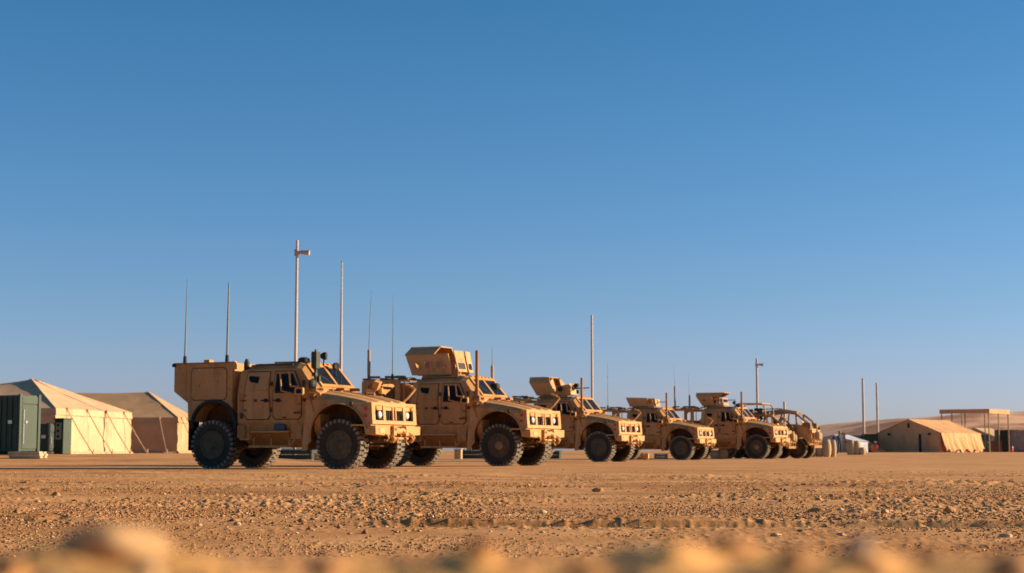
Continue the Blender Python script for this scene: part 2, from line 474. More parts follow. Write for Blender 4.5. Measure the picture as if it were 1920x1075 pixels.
        def solid(i, j):
            if not (0 <= i < nu - 1 and 0 <= j < nv - 1): return False
            um, vm = (us[i] + us[i + 1]) / 2, (vv[j] + vv[j + 1]) / 2
            return not any(h[0] < um < h[1] and h[2] < vm < h[3] for h in holes)
        fs = []
        for j in range(nv - 1):
            for i in range(nu - 1):
                if not solid(i, j): continue
                g = lambda di, dj, k: idx[(i + di, j + dj, k)]
                fs.append((g(0, 0, 0), g(1, 0, 0), g(1, 1, 0), g(0, 1, 0)))
                fs.append((g(0, 0, 1), g(0, 1, 1), g(1, 1, 1), g(1, 0, 1)))
                if not solid(i - 1, j): fs.append((g(0, 0, 0), g(0, 1, 0), g(0, 1, 1), g(0, 0, 1)))
                if not solid(i + 1, j): fs.append((g(1, 0, 0), g(1, 0, 1), g(1, 1, 1), g(1, 1, 0)))
                if not solid(i, j - 1): fs.append((g(0, 0, 0), g(0, 0, 1), g(1, 0, 1), g(1, 0, 0)))
                if not solid(i, j + 1): fs.append((g(0, 1, 0), g(1, 1, 0), g(1, 1, 1), g(0, 1, 1)))
        return s.add(vs_, fs)
    def sheet(s, quad, nu, nv, fn=None):
        a, b, c, d = [Vector(p) for p in quad]
        n = (c - a).cross(d - b)
        n = n.normalized() if n.length > 1e-9 else Vector((0, 0, 1))
        vs_ = []
        for j in range(nv + 1):
            for i in range(nu + 1):
                u, v = i / nu, j / nv
                p = a * (1 - u) * (1 - v) + b * u * (1 - v) + c * u * v + d * (1 - u) * v
                if fn: p = p + n * fn(u, v)
                vs_.append(p)
        w = nu + 1
        return s.add(vs_, [(j * w + i, j * w + i + 1, (j + 1) * w + i + 1, (j + 1) * w + i) for j in range(nv) for i in range(nu)])
    def mesh(s, name, smooth=None):
        me = bpy.data.meshes.new(name)
        me.from_pydata([tuple(v) for v in s.v], [], s.f)
        me.update()
        import bmesh
        bm = bmesh.new(); bm.from_mesh(me)
        bmesh.ops.recalc_face_normals(bm, faces=bm.faces)
        bm.to_mesh(me); bm.free()
        if smooth:
            me.polygons.foreach_set('use_smooth', [True] * len(me.polygons))
            if smooth is not True:
                me.set_sharp_from_angle(angle=R(smooth))
        return me

def obj(name, me, mat, parent=None, loc=None, rot=None, bevel=0):
    if isinstance(me, MB): me = me.mesh(name)
    if not me.materials: me.materials.append(M[mat])
    o = bpy.data.objects.new(name, me); col.objects.link(o)
    if parent is not None: o.parent = parent
    if loc is not None: o.location = loc
    if rot is not None: o.rotation_euler = rot
    if bevel:
        b = o.modifiers.new('bevel', 'BEVEL'); b.width = bevel; b.segments = 2; b.limit_method = 'ANGLE'; b.angle_limit = R(35)
    return o

def tag(o, label, cat=None, group=None, kind=None):
    if label: o['label'] = label
    if cat: o['category'] = cat
    if group: o['group'] = group
    if kind: o['kind'] = kind
    return o

def empty(name, loc, rz=0):
    o = bpy.data.objects.new(name, None); col.objects.link(o)
    o.location = loc; o.rotation_euler = (0, 0, rz); o.empty_display_size = .2
    return o

_cache = {}
def part(name, key, mat, parent, fn, loc=None, rot=None, bevel=0, smooth=None):
    """a part whose mesh is built once and shared by all alike parts"""
    if key not in _cache:
        mb = MB(); fn(mb); _cache[key] = mb.mesh(key, smooth)
    return obj(name, _cache[key], mat, parent, loc, rot, bevel)

def one(name, mat, parent, fn, loc=None, rot=None, bevel=0, smooth=None):
    mb = MB(); fn(mb)
    return obj(name, mb.mesh(name, smooth), mat, parent, loc, rot, bevel)

# ------------------------------------------------------------------ ground
def build_ground():
    t_in = np.linspace(-R(20.5), R(20.5), 821)
    t_r = np.linspace(R(20.5), R(34), 111)[1:]; t_l = -t_r[::-1]
    t_out = np.linspace(R(34), 2 * np.pi - R(34), 90)[1:-1]
    th = np.concatenate([t_l, t_in, t_r, t_out])
    r = [0.02]
    while r[-1] < 5200:
        q = r[-1]
        if q < .35: d = .03
        elif q < 2.3: d = .017
        elif q < 7: d = .017 + (q - 2.3) * .03
        elif q < 8: d = .07
        elif q < 25: d = .034 * (q / 9) ** 1.0
        elif q < 60: d = .095 * (q / 25) ** 2
        else: d = q * .035
        r.append(q + d)
    r = np.array(r)
    nr, nt = len(r), len(th)
    X = r[:, None] * np.sin(th)[None, :]; Y = r[:, None] * np.cos(th)[None, :]
    Z = ground_h(X, Y)
    co = np.stack([X, Y, Z], -1).reshape(-1, 3)
    i = np.arange(nr - 1)[:, None]; j = np.arange(nt)[None, :]
    j2 = (j + 1) % nt
    q = np.stack([i * nt + j, i * nt + j2 + 0 * i, (i + 1) * nt + j2, (i + 1) * nt + j], -1).reshape(-1, 4)[:, ::-1]
    # centre fan closes the sheet
    me = bpy.data.meshes.new('ground')
    me.vertices.add(len(co)); me.vertices.foreach_set('co', co.ravel().astype(np.float32))
    nq = len(q)
    me.loops.add(nq * 4); me.polygons.add(nq)
    me.loops.foreach_set('vertex_index', q.ravel().astype(np.int32))
    me.polygons.foreach_set('loop_start', np.arange(0, nq * 4, 4, dtype=np.int32))
    me.polygons.foreach_set('use_smooth', np.ones(nq, bool))
    me.update(); me.validate()
    o = obj('ground', me, 'sand')
    o['kind'] = 'structure'
    print('ground rows', nr, 'cols', nt, 'quads', nq)
    return o
build_ground()

# ------------------------------------------------------------------ hills
def build_hills():
    xs = np.concatenate([np.linspace(-900, 150, 40), np.linspace(160, 900, 220)])
    ys = np.linspace(900, 2400, 130)
    X, Y = np.meshgrid(xs, ys)
    prof = ss(150, 420, X) * (1 - .1 * ss(520, 800, X))
    up = ss(900, 1500, Y)
    H = 34 * prof * up * (1 + .10 * vnoise(X, Y, 240, 50)) + up * prof * (4 * vnoise(X, Y, 200, 51) + 1.6 * vnoise(X, Y, 80, 52) + .5 * vnoise(X, Y, 30, 53))
    H = H * (1 - ss(1900, 2390, Y)) - .3
    co = np.stack([X, Y, H], -1).reshape(-1, 3)
    ny, nx = X.shape
    fs = [(j * nx + i, j * nx + i + 1, (j + 1) * nx + i + 1, (j + 1) * nx + i) for j in range(ny - 1) for i in range(nx - 1)]
    mb = MB(); mb.v = [tuple(p) for p in co]; mb.f = fs
    o = obj('hills', mb.mesh('hills', True), 'hill'); o['kind'] = 'structure'
build_hills()

# ------------------------------------------------------------------ armoured trucks
WR = .67
def tyre_fn(mb, r=WR, w=.42):
    h = w / 2
    mb.lathe([(r * .56, -h * .80), (r * .70, -h * .98), (r * .86, -h * 1.0), (r * .945, -h * .86), (r * .955, 0), (r * .945, h * .86), (r * .86, h * 1.0), (r * .70, h * .98), (r * .56, h * .80), (r * .54, 0)], 44)
def tread_fn(mb, r=WR, w=.42):
    n = 30
    for i in range(n):
        for s in (-1, 1):
            a = 2 * math.pi * (i + (.5 if s > 0 else 0)) / n
            c, d = math.cos(a), math.sin(a)
            m = Matrix(((c, 0, -d), (0, 1, 0), (d, 0, c))) @ Matrix.Rotation(s * R(16), 3, 'X').to_3x3()
            m = Matrix(((c, 0, -d), (0, 1, 0), (d, 0, c)))
            mb.box((c * r * .972, s * w * .135, d * r * .972), (r * .06, w * .30, r * .115), m)
            mb.box((c * r * .955, s * w * .40, d * r * .955), (r * .085, w * .24, r * .13), m)
            mb.box((c * r * .90, s * w * .497, d * r * .90), (r * .075, w * .03, r * .10), m)
def rim_fn(mb, r=WR, w=.42):
    h = w / 2
    mb.lathe([(r * .57, -h * .82), (r * .57, -h * .9), (r * .50, -h * .9), (r * .47, -h * .45), (r * .30, -h * .40), (r * .27, -h * .75), (r * .15, -h * .80), (r * .12, -h * .95), (0, -h * .95)], 28)
    for k in range(10):
        a = 2 * math.pi * k / 10
        x, z = r * .39 * math.cos(a), r * .39 * math.sin(a)
        mb.tube((x, -h * .30, z), (x, -h * .58, z), r * .030, n=6)
def hub_fn(mb, r=WR, w=.42):
    h = w / 2
    mb.lathe([(r * .20, -h * .6), (r * .20, -h * .86), (r * .15, -h * 1.0), (r * .08, -h * 1.04), (0, -h * 1.04)], 18)

def wheel(parent, x, y, side, key='', r=WR, w=.42, hubmat='rim', rz=0, spin=0):
    e = one_empty('wheel', parent, (x, y, r), rz + (0 if side < 0 else math.pi))
    sp = (0, spin, 0)
    part('tyre', 'tyre' + key, 'tyre', e, lambda m: tyre_fn(m, r, w), rot=sp, smooth=40)
    part('tread', 'tread' + key, 'tread', e, lambda m: tread_fn(m, r, w), rot=sp)
    part('rim', 'rim' + key + hubmat, 'rim', e, lambda m: rim_fn(m, r, w), rot=sp, smooth=35)
    part('hub', 'hub' + key + hubmat, hubmat, e, lambda m: hub_fn(m, r, w), rot=sp, smooth=35)
    return e

def one_empty(name, parent, loc, rz=0):
    o = bpy.data.objects.new(name, None); col.objects.link(o); o.parent = parent
    o.location = loc; o.rotation_euler = (0, 0, rz); o.empty_display_size = .2
    return o

def ring(x, half):
    """half: (y,z) from bottom to top; mirrored to a closed ring"""
    r = [(x, -y, z) for y, z in half] + [(x, y, z) for y, z in reversed(half)]
    return r

def cab_fn(mb):
    low = [(.42, .60), (.78, .78), (1.06, 1.02), (1.19, 1.28)]
    def sec(x, belt, sh, top, fz=0):
        return ring(x, low + [belt, sh, top])
    mb.loft([
        sec(-1.20, (1.20, 2.10), (1.06, 2.66), (.92, 2.68)),
        sec(-1.08, (1.21, 2.12), (1.07, 2.70), (.86, 2.78)),
        sec(-.82, (1.21, 2.12), (1.07, 2.71), (.84, 2.87)),
        sec(.55, (1.21, 2.14), (1.06, 2.71), (.84, 2.88)),
        sec(.72, (1.21, 2.14), (1.05, 2.68), (.85, 2.82)),
        sec(1.24, (1.19, 2.10), (1.00, 2.16), (.92, 2.20)),
        sec(1.36, (1.17, 2.02), (.98, 2.08), (.90, 2.10)),
    ])

def arch_pts(cx, cz, a, b, t0, t1, n):
    return [(cx + a * math.cos(R(t0 + (t1 - t0) * i / n)), cz + b * math.sin(R(t0 + (t1 - t0) * i / n))) for i in range(n + 1)]

def fender_fn(side):
    def fn(mb):
        yo, yi = side * 1.255, side * .72
        arch = arch_pts(1.97, .92, .84, .82, 190, 2, 22)     # from behind the wheel over to the front
        arch = [(1.02, .52), (1.04, .66)] + arch + [(2.84, 1.05)]
        def topz(x):
            if x < 1.30: return None
            return 2.02 - (x - 1.30) * .285
        outer = []
        n = len(arch)
        for i, (x, z) in enumerate(arch):
            # outer edge of the flare: offset outwards from the arch, kept below the bonnet line
            dx, dz = x - 1.97, z - .80
            l = math.hypot(dx, dz)
            k = .03
            ox, oz = x + dx / l * k, z + dz / l * k * .9
            if ox > 2.80: ox = 2.91
            outer.append((ox, oz))
        outer[0] = (.86, .52); outer[1] = (.87, .66); outer[-1] = (2.93, 1.15)
        # flare: face strip + inner lip running back into the wheel well
        vs_ = []
        for (ax, az), (ox, oz) in zip(arch, outer):
            vs_ += [(ox, side * 1.185, oz), (ox * .55 + ax * .45, yo, oz * .55 + az * .45), (ax, yo, az), (ax, side * 1.17, az + .005)]
        fs = []
        for i in range(n - 1):
            for k in range(3):
                fs.append((i * 4 + k, i * 4 + k + 1, (i + 1) * 4 + k + 1, (i + 1) * 4 + k))
        mb.add(vs_, fs)
        # side panel between flare and bonnet edge
        vs_ = []; fs = []
        sel = [i for i in range(n) if outer[i][0] >= .86]
        for i in sel:
            ox, oz = outer[i]
            tx = min(max(ox, .98), 2.92)
            tz = 1.86 - max(0, tx - 1.3) * .135 if tx > 1.3 else 1.86
            if i == len(arch) - 1: tx = 2.93
            vs_ += [(ox, side * 1.187, oz), (tx, side * 1.187, max(tz, oz + .01))]
        m = len(sel)
        fs = [(2 * i, 2 * i + 1, 2 * i + 3, 2 * i + 2) for i in range(m - 1)]
        mb.add(vs_, fs)
    return fn

def liner_fn(side):
    def fn(mb):
        arch = [(1.03, .54), (1.05, .66)] + arch_pts(1.97, .925, .835, .815, 190, 2, 22) + [(2.83, 1.06)]
        for k in range(len(arch) - 1):
            (a, b), (c, d) = arch[k], arch[k + 1]
            mb.add([(a, side * 1.17, b), (c, side * 1.17, d), (c, side * .62, d), (a, side * .62, b)], [(0, 1, 2, 3)])
        mb.bb(1.05, 2.86, side * .60, side * .63, .80, 1.74)
    return fn

def hood_fn(mb):
    xs = [1.22, 1.5, 1.9, 2.35, 2.7, 2.88, 2.93]
    def half(x):
        t = (x - 1.22) / 1.71
        e = 1.86 - max(0, x - 1.3) * .135 - .006
        k = 2.06 - .16 * t - .14 * t * t
        rr = 2.13 - .16 * t - .17 * t * t
        if x > 2.9: k -= .05; rr -= .05; e -= .03
        return [(1.19, e), (1.165, e + .06 - .03 * t), (1.02, k - .01), (.80, rr - .035), (.72, rr), (.46, rr + .01), (.38, rr - .03), (.10, rr - .02), (.04, rr + .02)]
    rings = []
    for x in xs:
        h = half(x)
        top = [(x, -y, z) for y, z in h] + [(x, y, z) for y, z in reversed(h)]
        rings.append(top + [(x, 1.15, h[0][1] - .03), (x, -1.15, h[0][1] - .03)])
    mb.loft(rings)

def grille_fn(mb):
    # v from bottom (z 1.17) to top (z 1.74); u along y from near side (-1.19) to far side
    def u(y): return (y + 1.19) / 2.38
    def v(z): return (z - 1.17) / .57
    hz = (v(1.27), v(1.66)); gz_ = (v(1.27), v(1.63))
    holes = [(u(-1.02), u(-.60), *hz), (u(-.47), u(-.10), *gz_), (u(-.045), u(.045), *gz_), (u(.10), u(.47), *gz_), (u(.60), u(1.02), *hz)]
    mb.plate([(2.83, -1.19, 1.17), (2.83, 1.19, 1.17), (2.79, 1.19, 1.74), (2.79, -1.19, 1.74)], .06, holes)
    for s in (-1, 1):     # swept corner pieces
        mb.bb(2.60, 2.775, s * 1.10, s * 1.192, 1.14, 1.72)
    mb.bb(2.2, 2.765, -1.19, 1.19, 1.12, 1.165)

def radiator_fn(mb):
    mb.bb(2.60, 2.68, -1.08, 1.08, 1.18, 1.70)
def slats_fn(mb, y):
    if True:
        for k in range(6):
            yy = y - .155 + k * .062
            mb.bb(2.735, 2.75, yy - .006, yy + .006, 1.25, 1.65)
        for k in range(5):
            z = 1.31 + k * .07
            mb.bb(2.728, 2.734, y - .18, y + .18, z - .006, z + .006)

def head_fn(mb):
    mb.lathe([(.105, -.05), (.125, -.02), (.125, .03), (.105, .045)], 20, axis='X')
def lens_fn(mb):
    mb.lathe([(.100, .03), (.09, .055), (.06, .075), (0, .083)], 20, axis='X')

def bumper_fn(mb):
    for s in (-1, 1):
        mb.prism([(s * .42, .86), (s * 1.20, .90), (s * 1.22, 1.13), (s * .42, 1.13)], 2.62, 2.93, 'YZ')
    mb.bb(2.62, 2.84, -.42, .42, .93, 1.10)
    mb.bb(2.30, 2.62, -.55, -.42, .82, 1.06); mb.bb(2.30, 2.62, .42, .55, .82, 1.06)

def winch_fn(mb):
    r = random.Random(3)
    mb.tube((2.93, -.26, 1.0), (2.93, .26, 1.0), .085, n=12)
    for s in (-1, 1):
        mb.bb(2.84, 3.02, s * .26, s * .40, .88, 1.13)
        mb.path([(2.94, s * .50, .86), (3.05, s * .50, .85), (3.09, s * .50, .78), (3.05, s * .50, .71), (2.95, s * .50, .72)], .032, 7)
        mb.path([(2.90, s * .70, .90), (3.0, s * .70, .88), (3.03, s * .70, .81), (2.98, s * .70, .74), (2.90, s * .70, .76)], .026, 7)
        mb.tube((2.88, s * .3, .80), (3.02, s * .18, .78), .045, n=8)
    mb.tube((2.98, -.4, .80), (2.98, .4, .80), .035, n=8)
    mb.path([(2.99, .1, 1.02), (3.07, .14, .92), (3.06, .2, .80), (3.02, .26, .70), (3.05, .32, .64)], .022, 6)
    for k in range(16):
        mb.box((2.90 + r.random() * .14, r.uniform(-.5, .62), r.uniform(.74, 1.12)), (r.uniform(.03, .10), r.uniform(.04, .12), r.uniform(.03, .10)), (r.random(), r.random(), r.random()))

def under_fn(mb):
    for s in (-1, 1):
        mb.bb(-2.9, 2.62, s * .36, s * .46, .80, .98)
        for x in (-1.97, 1.97):
            mb.tube((x, s * .12, .66), (x, s * .84, .67), .075, n=10)
            mb.path([(x - .32, s * .42, .72), (x - .08, s * .78, .58), (x + .08, s * .78, .58), (x + .32, s * .42, .72)], .045, 6)
            mb.tube((x + .16, s * .52, 1.30), (x + .10, s * .74, .62), .075, n=10)
            mb.tube((x - .16, s * .52, 1.28), (x - .10, s * .74, .62), .05, n=8)
    for x in (-1.97, 1.97):
        mb.lathe([(0, -.24), (.16, -.2), (.22, -.05), (.22, .05), (.16, .2), (0, .24)], 14, (x, 0, .68))
    mb.bb(1.25, 2.5, -.5, .5, .72, 1.2)
    mb.bb(1.22, 2.62, -.66, .66, 1.15, 1.62)
    mb.tube((-1.9, 0, .7), (1.9, 0, .72), .05, n=8)
    mb.tube((-.9, .62, .78), (.5, .62, .78), .15, n=12)
    mb.tube((2.3, -.78, .66), (2.3, .78, .66), .03, n=6)
    mb.path([(2.55, -.55, .86), (2.35, -.75, .66), (2.15, -.80, .62)], .04, 6)
    mb.path([(2.55, .55, .86), (2.35, .75, .66), (2.15, .80, .62)], .04, 6)

DOOR_FRONT = [(-.06, 1.45), (.02, 1.36), (.72, 1.36), (.80, 1.46), (.80, 2.12), (.52, 2.63), (-.06, 2.63)]
DOOR_REAR = [(-1.00, 1.52), (-.86, 1.36), (-.24, 1.36), (-.16, 1.48), (-.20, 1.95), (-.24, 2.63), (-.92, 2.63), (-.96, 2.1)]
def side_y(z, off):
    """outer y of the cab side at height z"""
    if z <= 1.28: return 1.19 + off
    if z <= 2.12: return 1.19 + (z - 1.28) / .84 * .02 + off
    return 1.21 - (z - 2.12) / .59 * .14 + off
def side_panel(poly, side, th, off=0.0):
    """plate that follows the tumblehome of the cab side"""
    def fn(mb):
        # split the polygon at the belt line so that it bends with the wall
        zc = 2.12
        def clip(p, keep):
            out = []
            for i in range(len(p)):
                a, b = p[i], p[(i + 1) % len(p)]
                ia, ib = keep(a[1]), keep(b[1])
                if ia: out.append(a)
                if ia != ib:
                    t = (zc - a[1]) / (b[1] - a[1]); out.append((a[0] + (b[0] - a[0]) * t, zc))
            return out
        for keep in (lambda z: z <= zc, lambda z: z >= zc):
            q = clip(poly, keep)
            if len(q) < 3: continue
            n = len(q)
            vs_ = [(x, side * side_y(z, off + th), z) for x, z in q] + [(x, side * side_y(z, off - .03), z) for x, z in q]
            fs = [tuple(range(n)), tuple(range(2 * n - 1, n - 1, -1))] + [(i, i + n, (i + 1) % n + n, (i + 1) % n) for i in range(n)]
            mb.add(vs_, fs)
    return fn

WIN_FRONT = [(.04, 2.10), (.62, 2.10), (.68, 2.16), (.46, 2.53), (.04, 2.53)]
WIN_FRAME = [(-.01, 2.05), (.66, 2.05), (.74, 2.15), (.49, 2.58), (-.01, 2.58)]
WIN_REAR = [(-.86, 2.44), (-.80, 2.36), (-.56, 2.32), (-.54, 2.50), (-.86, 2.53)]

def handle_fn(side):
    def fn(mb):
        y = side * 1.275
        mb.path([(-.11, side * 1.21, 0), (-.11, y, 0), (.11, y, -.02), (.11, side * 1.21, -.02)], .018, 6)
        mb.bb(-.03, .08, side * 1.21, side * 1.24, -.05, .05)
    return fn

def windshield_fn(s):
    def fn(mb):
        # slope between roof edge (x .72, z 2.82) and cowl (x 1.24, z 2.20)
        def P(t, y): return Vector((.72 + .52 * t + .02, y, 2.82 - .62 * t + .02))
        a = P(.88, s * .07); b = P(.88, s * .80); c = P(.12, s * .74); d = P(.12, s * .07)
        n = Vector((.62, 0, .52)).normalized()
        mb.plate([a, b, c, d], .03, nrm=n)
    return fn
def wframe_fn(mb):
    def P(t, y): return Vector((.72 + .52 * t + .03, y, 2.82 - .62 * t + .03))
    n = Vector((.62, 0, .52)).normalized()
    mb.plate([P(1.0, -.90), P(1.0, .90), P(.0, .84), P(.0, -.84)], .05, [(.06, .47, .12, .90), (.53, .94, .12, .90)], nrm=n)

def step_fn(side):
    def fn(mb):
        y0, y1 = side * 1.05, side * 1.30
        mb.bb(-.72, .46, y0 + side * .05, y1, 1.00, 1.045)
        mb.bb(-.80, .40, side * 1.0, side * 1.24, .60, .655)
        for x in (-.74, -.2, .36):
            mb.path([(x, side * .86, .96), (x + .02, side * 1.10, .82), (x + .04, side * 1.12, .63)], .022, 6)
            mb.tube((x, side * 1.02, 1.01), (x, side * .98, 1.10), .02, n=6)
        mb.path([(.42, side * 1.12, .63), (.55, side * 1.1, .80), (.60, side * 1.05, .98)], .022, 6)
    return fn

def rrect(x0, x1, z0, z1, r, n=4):
    pts = []
    for cx, cz, a0 in ((x1 - r, z1 - r, 0), (x0 + r, z1 - r, 90), (x0 + r, z0 + r, 180), (x1 - r, z0 + r, 270)):
        for i in range(n + 1):
            a = R(a0 + 90 * i / n); pts.append((cx + r * math.cos(a), cz + r * math.sin(a)))
    return pts

def rr_ring(mb, outer, inner, y0, y1):
    n = len(outer)
    vs_ = []
    for (ox, oz), (ix, iz) in zip(outer, inner):
        vs_ += [(ox, y0, oz), (ix, y0, iz), (ix, y1, iz), (ox, y1, oz)]
    fs = []
    for i in range(n):
        j = (i + 1) % n
        for k in range(4):
            fs.append((i * 4 + k, i * 4 + (k + 1) % 4, j * 4 + (k + 1) % 4, j * 4 + k))
    mb.add(vs_, fs)

def box_poly():
    arch = arch_pts(-1.95, 1.26, .66, .58, 0, 180, 16)
    return [(-3.26, 2.90), (-3.26, 2.14), (-2.80, 1.82), (-2.78, 1.30)] + [(-2.62, 1.30)] + list(reversed(arch[1:-1])) + [(-1.27, 1.30), (-1.30, 1.34), (-1.36, 1.5), (-1.36, 2.90)]

def cargo_box_fn(mb):
    mb.prism(box_poly(), -1.21, 1.21)
def flare_fn(side):
    def fn(mb):
        a = arch_pts(-1.93, 1.22, .66, .61, -12, 190, 18)
        b = arch_pts(-1.93, 1.22, .74, .69, -12, 190, 18)
        vs_ = []
        for (ax, az), (bx, bz) in zip(a, b):
            vs_ += [(ax, side * 1.18, az), (ax, side * 1.275, az), (bx, side * 1.265, bz), (bx, side * 1.18, bz)]
        fs = []
        for i in range(len(a) - 1):
            for k in range(4):
                fs.append((i * 4 + k, i * 4 + (k + 1) % 4, (i + 1) * 4 + (k + 1) % 4, (i + 1) * 4 + k))
        mb.add(vs_, fs)
    return fn
def well_fn(mb):
    mb.bb(-2.70, -1.27, -.62, .62, .95, 1.78)
    mb.bb(-2.55, -1.45, -1.10, 1.10, 1.80, 1.83)
def rear_flap_fn(side):
    def fn(mb):
        mb.bb(-2.74, -2.70, side * .78, side * 1.24, .52, 1.34)
    return fn
def front_flap_fn(side):
    return lambda mb: mb.bb(-1.25, -1.225, side * .78, side * 1.22, .60, 1.36)

def bed_fn(mb):
    arch = arch_pts(-1.93, 1.20, .68, .50, 0, 180, 14)
    poly = [(-3.08, 1.98), (-3.08, 1.62), (-2.80, 1.40), (-2.78, 1.22), (-2.62, 1.22)] + list(reversed(arch[1:-1])) + [(-1.25, 1.22), (-1.25, 1.98)]
    for s in (-1, 1):
        mb.prism(poly, s * 1.12, s * 1.20)
    mb.bb(-3.05, -1.27, -1.11, 1.11, 1.74, 1.80)
    mb.bb(-3.08, -3.02, -1.12, 1.12, 1.60, 1.98)
    mb.bb(-1.30, -1.25, -1.12, 1.12, 1.40, 2.20)
def rack_fn(side):
    def fn(mb):
        o = rrect(-3.05, -1.62, 1.99, 2.80, .10); i = rrect(-2.84, -1.80, 2.10, 2.66, .14)
        rr_ring(mb, o, i, side * 1.10, side * 1.18)
        mb.bb(-1.62, -1.27, side * 1.12, side * 1.17, 2.72, 2.79)
        mb.bb(-1.50, -1.46, side * 1.12, side * 1.16, 1.99, 2.72)
    return fn
def racktop_fn(mb):
    for x in (-3.0, -2.35, -1.68):
        mb.bb(x - .05, x + .05, -1.12, 1.12, 2.805, 2.86)
    r = random.Random(5)
    for k in range(7):
        mb.box((r.uniform(-2.9, -1.7), r.uniform(-.9, .9), 2.90), (r.uniform(.15, .4), r.uniform(.12, .3), .07), (0, 0, r.random()))
    mb.bb(-2.6, -1.9, -.7, .5, 1.80, 2.15)

def load_fn(mb):
    mb.bb(-2.9, -2.3, -.8, .1, 1.81, 2.14); mb.bb(-2.2, -1.6, -.2, .8, 1.81, 2.05)

def mirror_front_fn(s):
    def fn(mb):
        mb.path([(2.60, s * 1.10, 1.80), (2.74, s * 1.24, 1.98), (2.86, s * 1.40, 2.20), (2.70, s * 1.42, 2.30)], .036, 7)
        mb.box((2.66, s * 1.42, 2.31), (.20, .10, .05), (0, .3, 0))
    return fn
def mirror_side_fn(s):
    def fn(mb):
        mb.path([(.66, s * 1.22, 1.98), (.62, s * 1.45, 2.03), (.36, s * 1.50, 2.10), (.32, s * 1.50, 2.56), (.54, s * 1.40, 2.60)], .026, 6)
        mb.path([(.54, s * 1.40, 2.60), (.62, s * 1.47, 2.22), (.86, s * 1.45, 2.20)], .028, 6)
        rr_ring(mb, rrect(.76, 1.02, 1.98, 2.18, .05), rrect(.80, .98, 2.02, 2.14, .04), s * 1.42, s * 1.49)
    return fn
def mirror_glass_fn(s):
    def fn(mb): mb.prism(rrect(.79, .99, 2.01, 2.15, .04), s * 1.435, s * 1.475)
    return fn
def hood_mirror_fn(mb):
    mb.path([(2.02, .55, 2.03), (2.02, .55, 2.14), (2.10, .62, 2.22)], .05, 7)
    mb.box((2.10, .60, 2.30), (.16, .30, .22), (0.2, .4, .3))
    mb.box((2.0, .42, 2.13), (.24, .12, .10), (0, .2, .5))
    mb.box((2.16, .72, 2.16), (.10, .14, .12), (.4, 0, .2))

def cowl_kit_fn(mb):
    r = random.Random(11)
    mb.box((1.12, -1.10, 2.14), (.20, .18, .16), (0, 0, .2))
    mb.path([(1.05, -1.19, 1.95), (1.12, -1.28, 1.9), (1.18, -1.24, 1.70), (1.22, -1.25, 1.55)], .03, 6)
    mb.path([(1.0, -1.15, 2.12), (1.08, -1.3, 2.05), (1.25, -1.22, 2.02)], .025, 6)
    for k in range(8):
        mb.box((r.uniform(.98, 1.3), r.uniform(-1.28, -1.02), r.uniform(1.9, 2.2)), (r.uniform(.04, .12), r.uniform(.04, .1), r.uniform(.04, .12)), (r.random(), r.random(), r.random()))
    mb.box((1.55, -.3, 2.16), (.25, .3, .06)); mb.box((1.5, .35, 2.17), (.3, .22, .08))
    mb.bb(1.30, 1.42, -.6, .6, 2.10, 2.16)

def beacon_fn(mb):
    mb.lathe([(.16, 0), (.17, .06), (.15, .14), (.09, .17), (0, .18)], 14, axis='Z')
def roof_bar_fn(mb):
    mb.bb(-.42, .38, -.60, -.20, 2.885, 2.93)
    mb.bb(-.3, .3, .2, .6, 2.885, 2.925)
def roof_light_fn(mb):
    for y in (-.62, -.38, -.12, .12, .38, .62):
        mb.box((.70, y, 2.86), (.10, .13, .07), (0, .3, 0))

def jammer_fn(mb):
    mb.tube((0, 0, 0), (0, 0, .62), .045, n=8)
    mb.bb(-.075, .075, -.10, .10, .58, 1.02)
    mb.bb(-.095, -.02, -.085, .085, .64, .98); mb.tube((.02, -.05, 1.02), (.02, -.05, 1.08), .03, n=8)
    mb.box((.0, -.05, .42), (.12, .12, .10)); mb.box((.05, .06, .30), (.10, .08, .14))
def spot_fn(mb):
    mb.tube((0, 0, 0), (0, 0, .20), .02, n=6)
    mb.lathe([(.05, -.10), (.10, -.02), (.105, .07), (.08, .08), (0, .07)], 12, (0, 0, .27), 'X')
def post_fn(mb):
    mb.tube((0, 0, 0), (0, 0, 1.55), .062, .052, n=12)
    mb.tube((0, 0, 0), (0, 0, .30), .085, .075, n=12)
    mb.box((.02, 0, .05), (.26, .22, .14)); mb.box((-.10, .06, .16), (.12, .12, .2))

def whip(parent, x, y, z0, h, lean=(0, 0), base=.0, r=.028, mat='whip', tip=.008):
    t = one_empty('antenna', parent, (x, y, z0))
    if base:
        one('antenna_base', 'whip_tan', t, lambda m: (m.tube((0, 0, -.1), (0, 0, .18), .05, .05), m.tube((0, 0, .18), (0, 0, base), .055, .05, n=10)))
    n = 6
    pts = [(lean[0] * (k / n) ** 1.5, lean[1] * (k / n) ** 1.5, (base or 0) + (h - (base or 0)) * k / n) for k in range(n + 1)]
    one('whip', mat, t, lambda m: m.path(pts, [r + (tip - r) * (k / n) for k in range(n + 1)], 8))
    if not base:
        one('antenna_base', 'black', t, lambda m: m.tube((0, 0, -.06), (0, 0, .20), .06, .045, n=10))
    return t

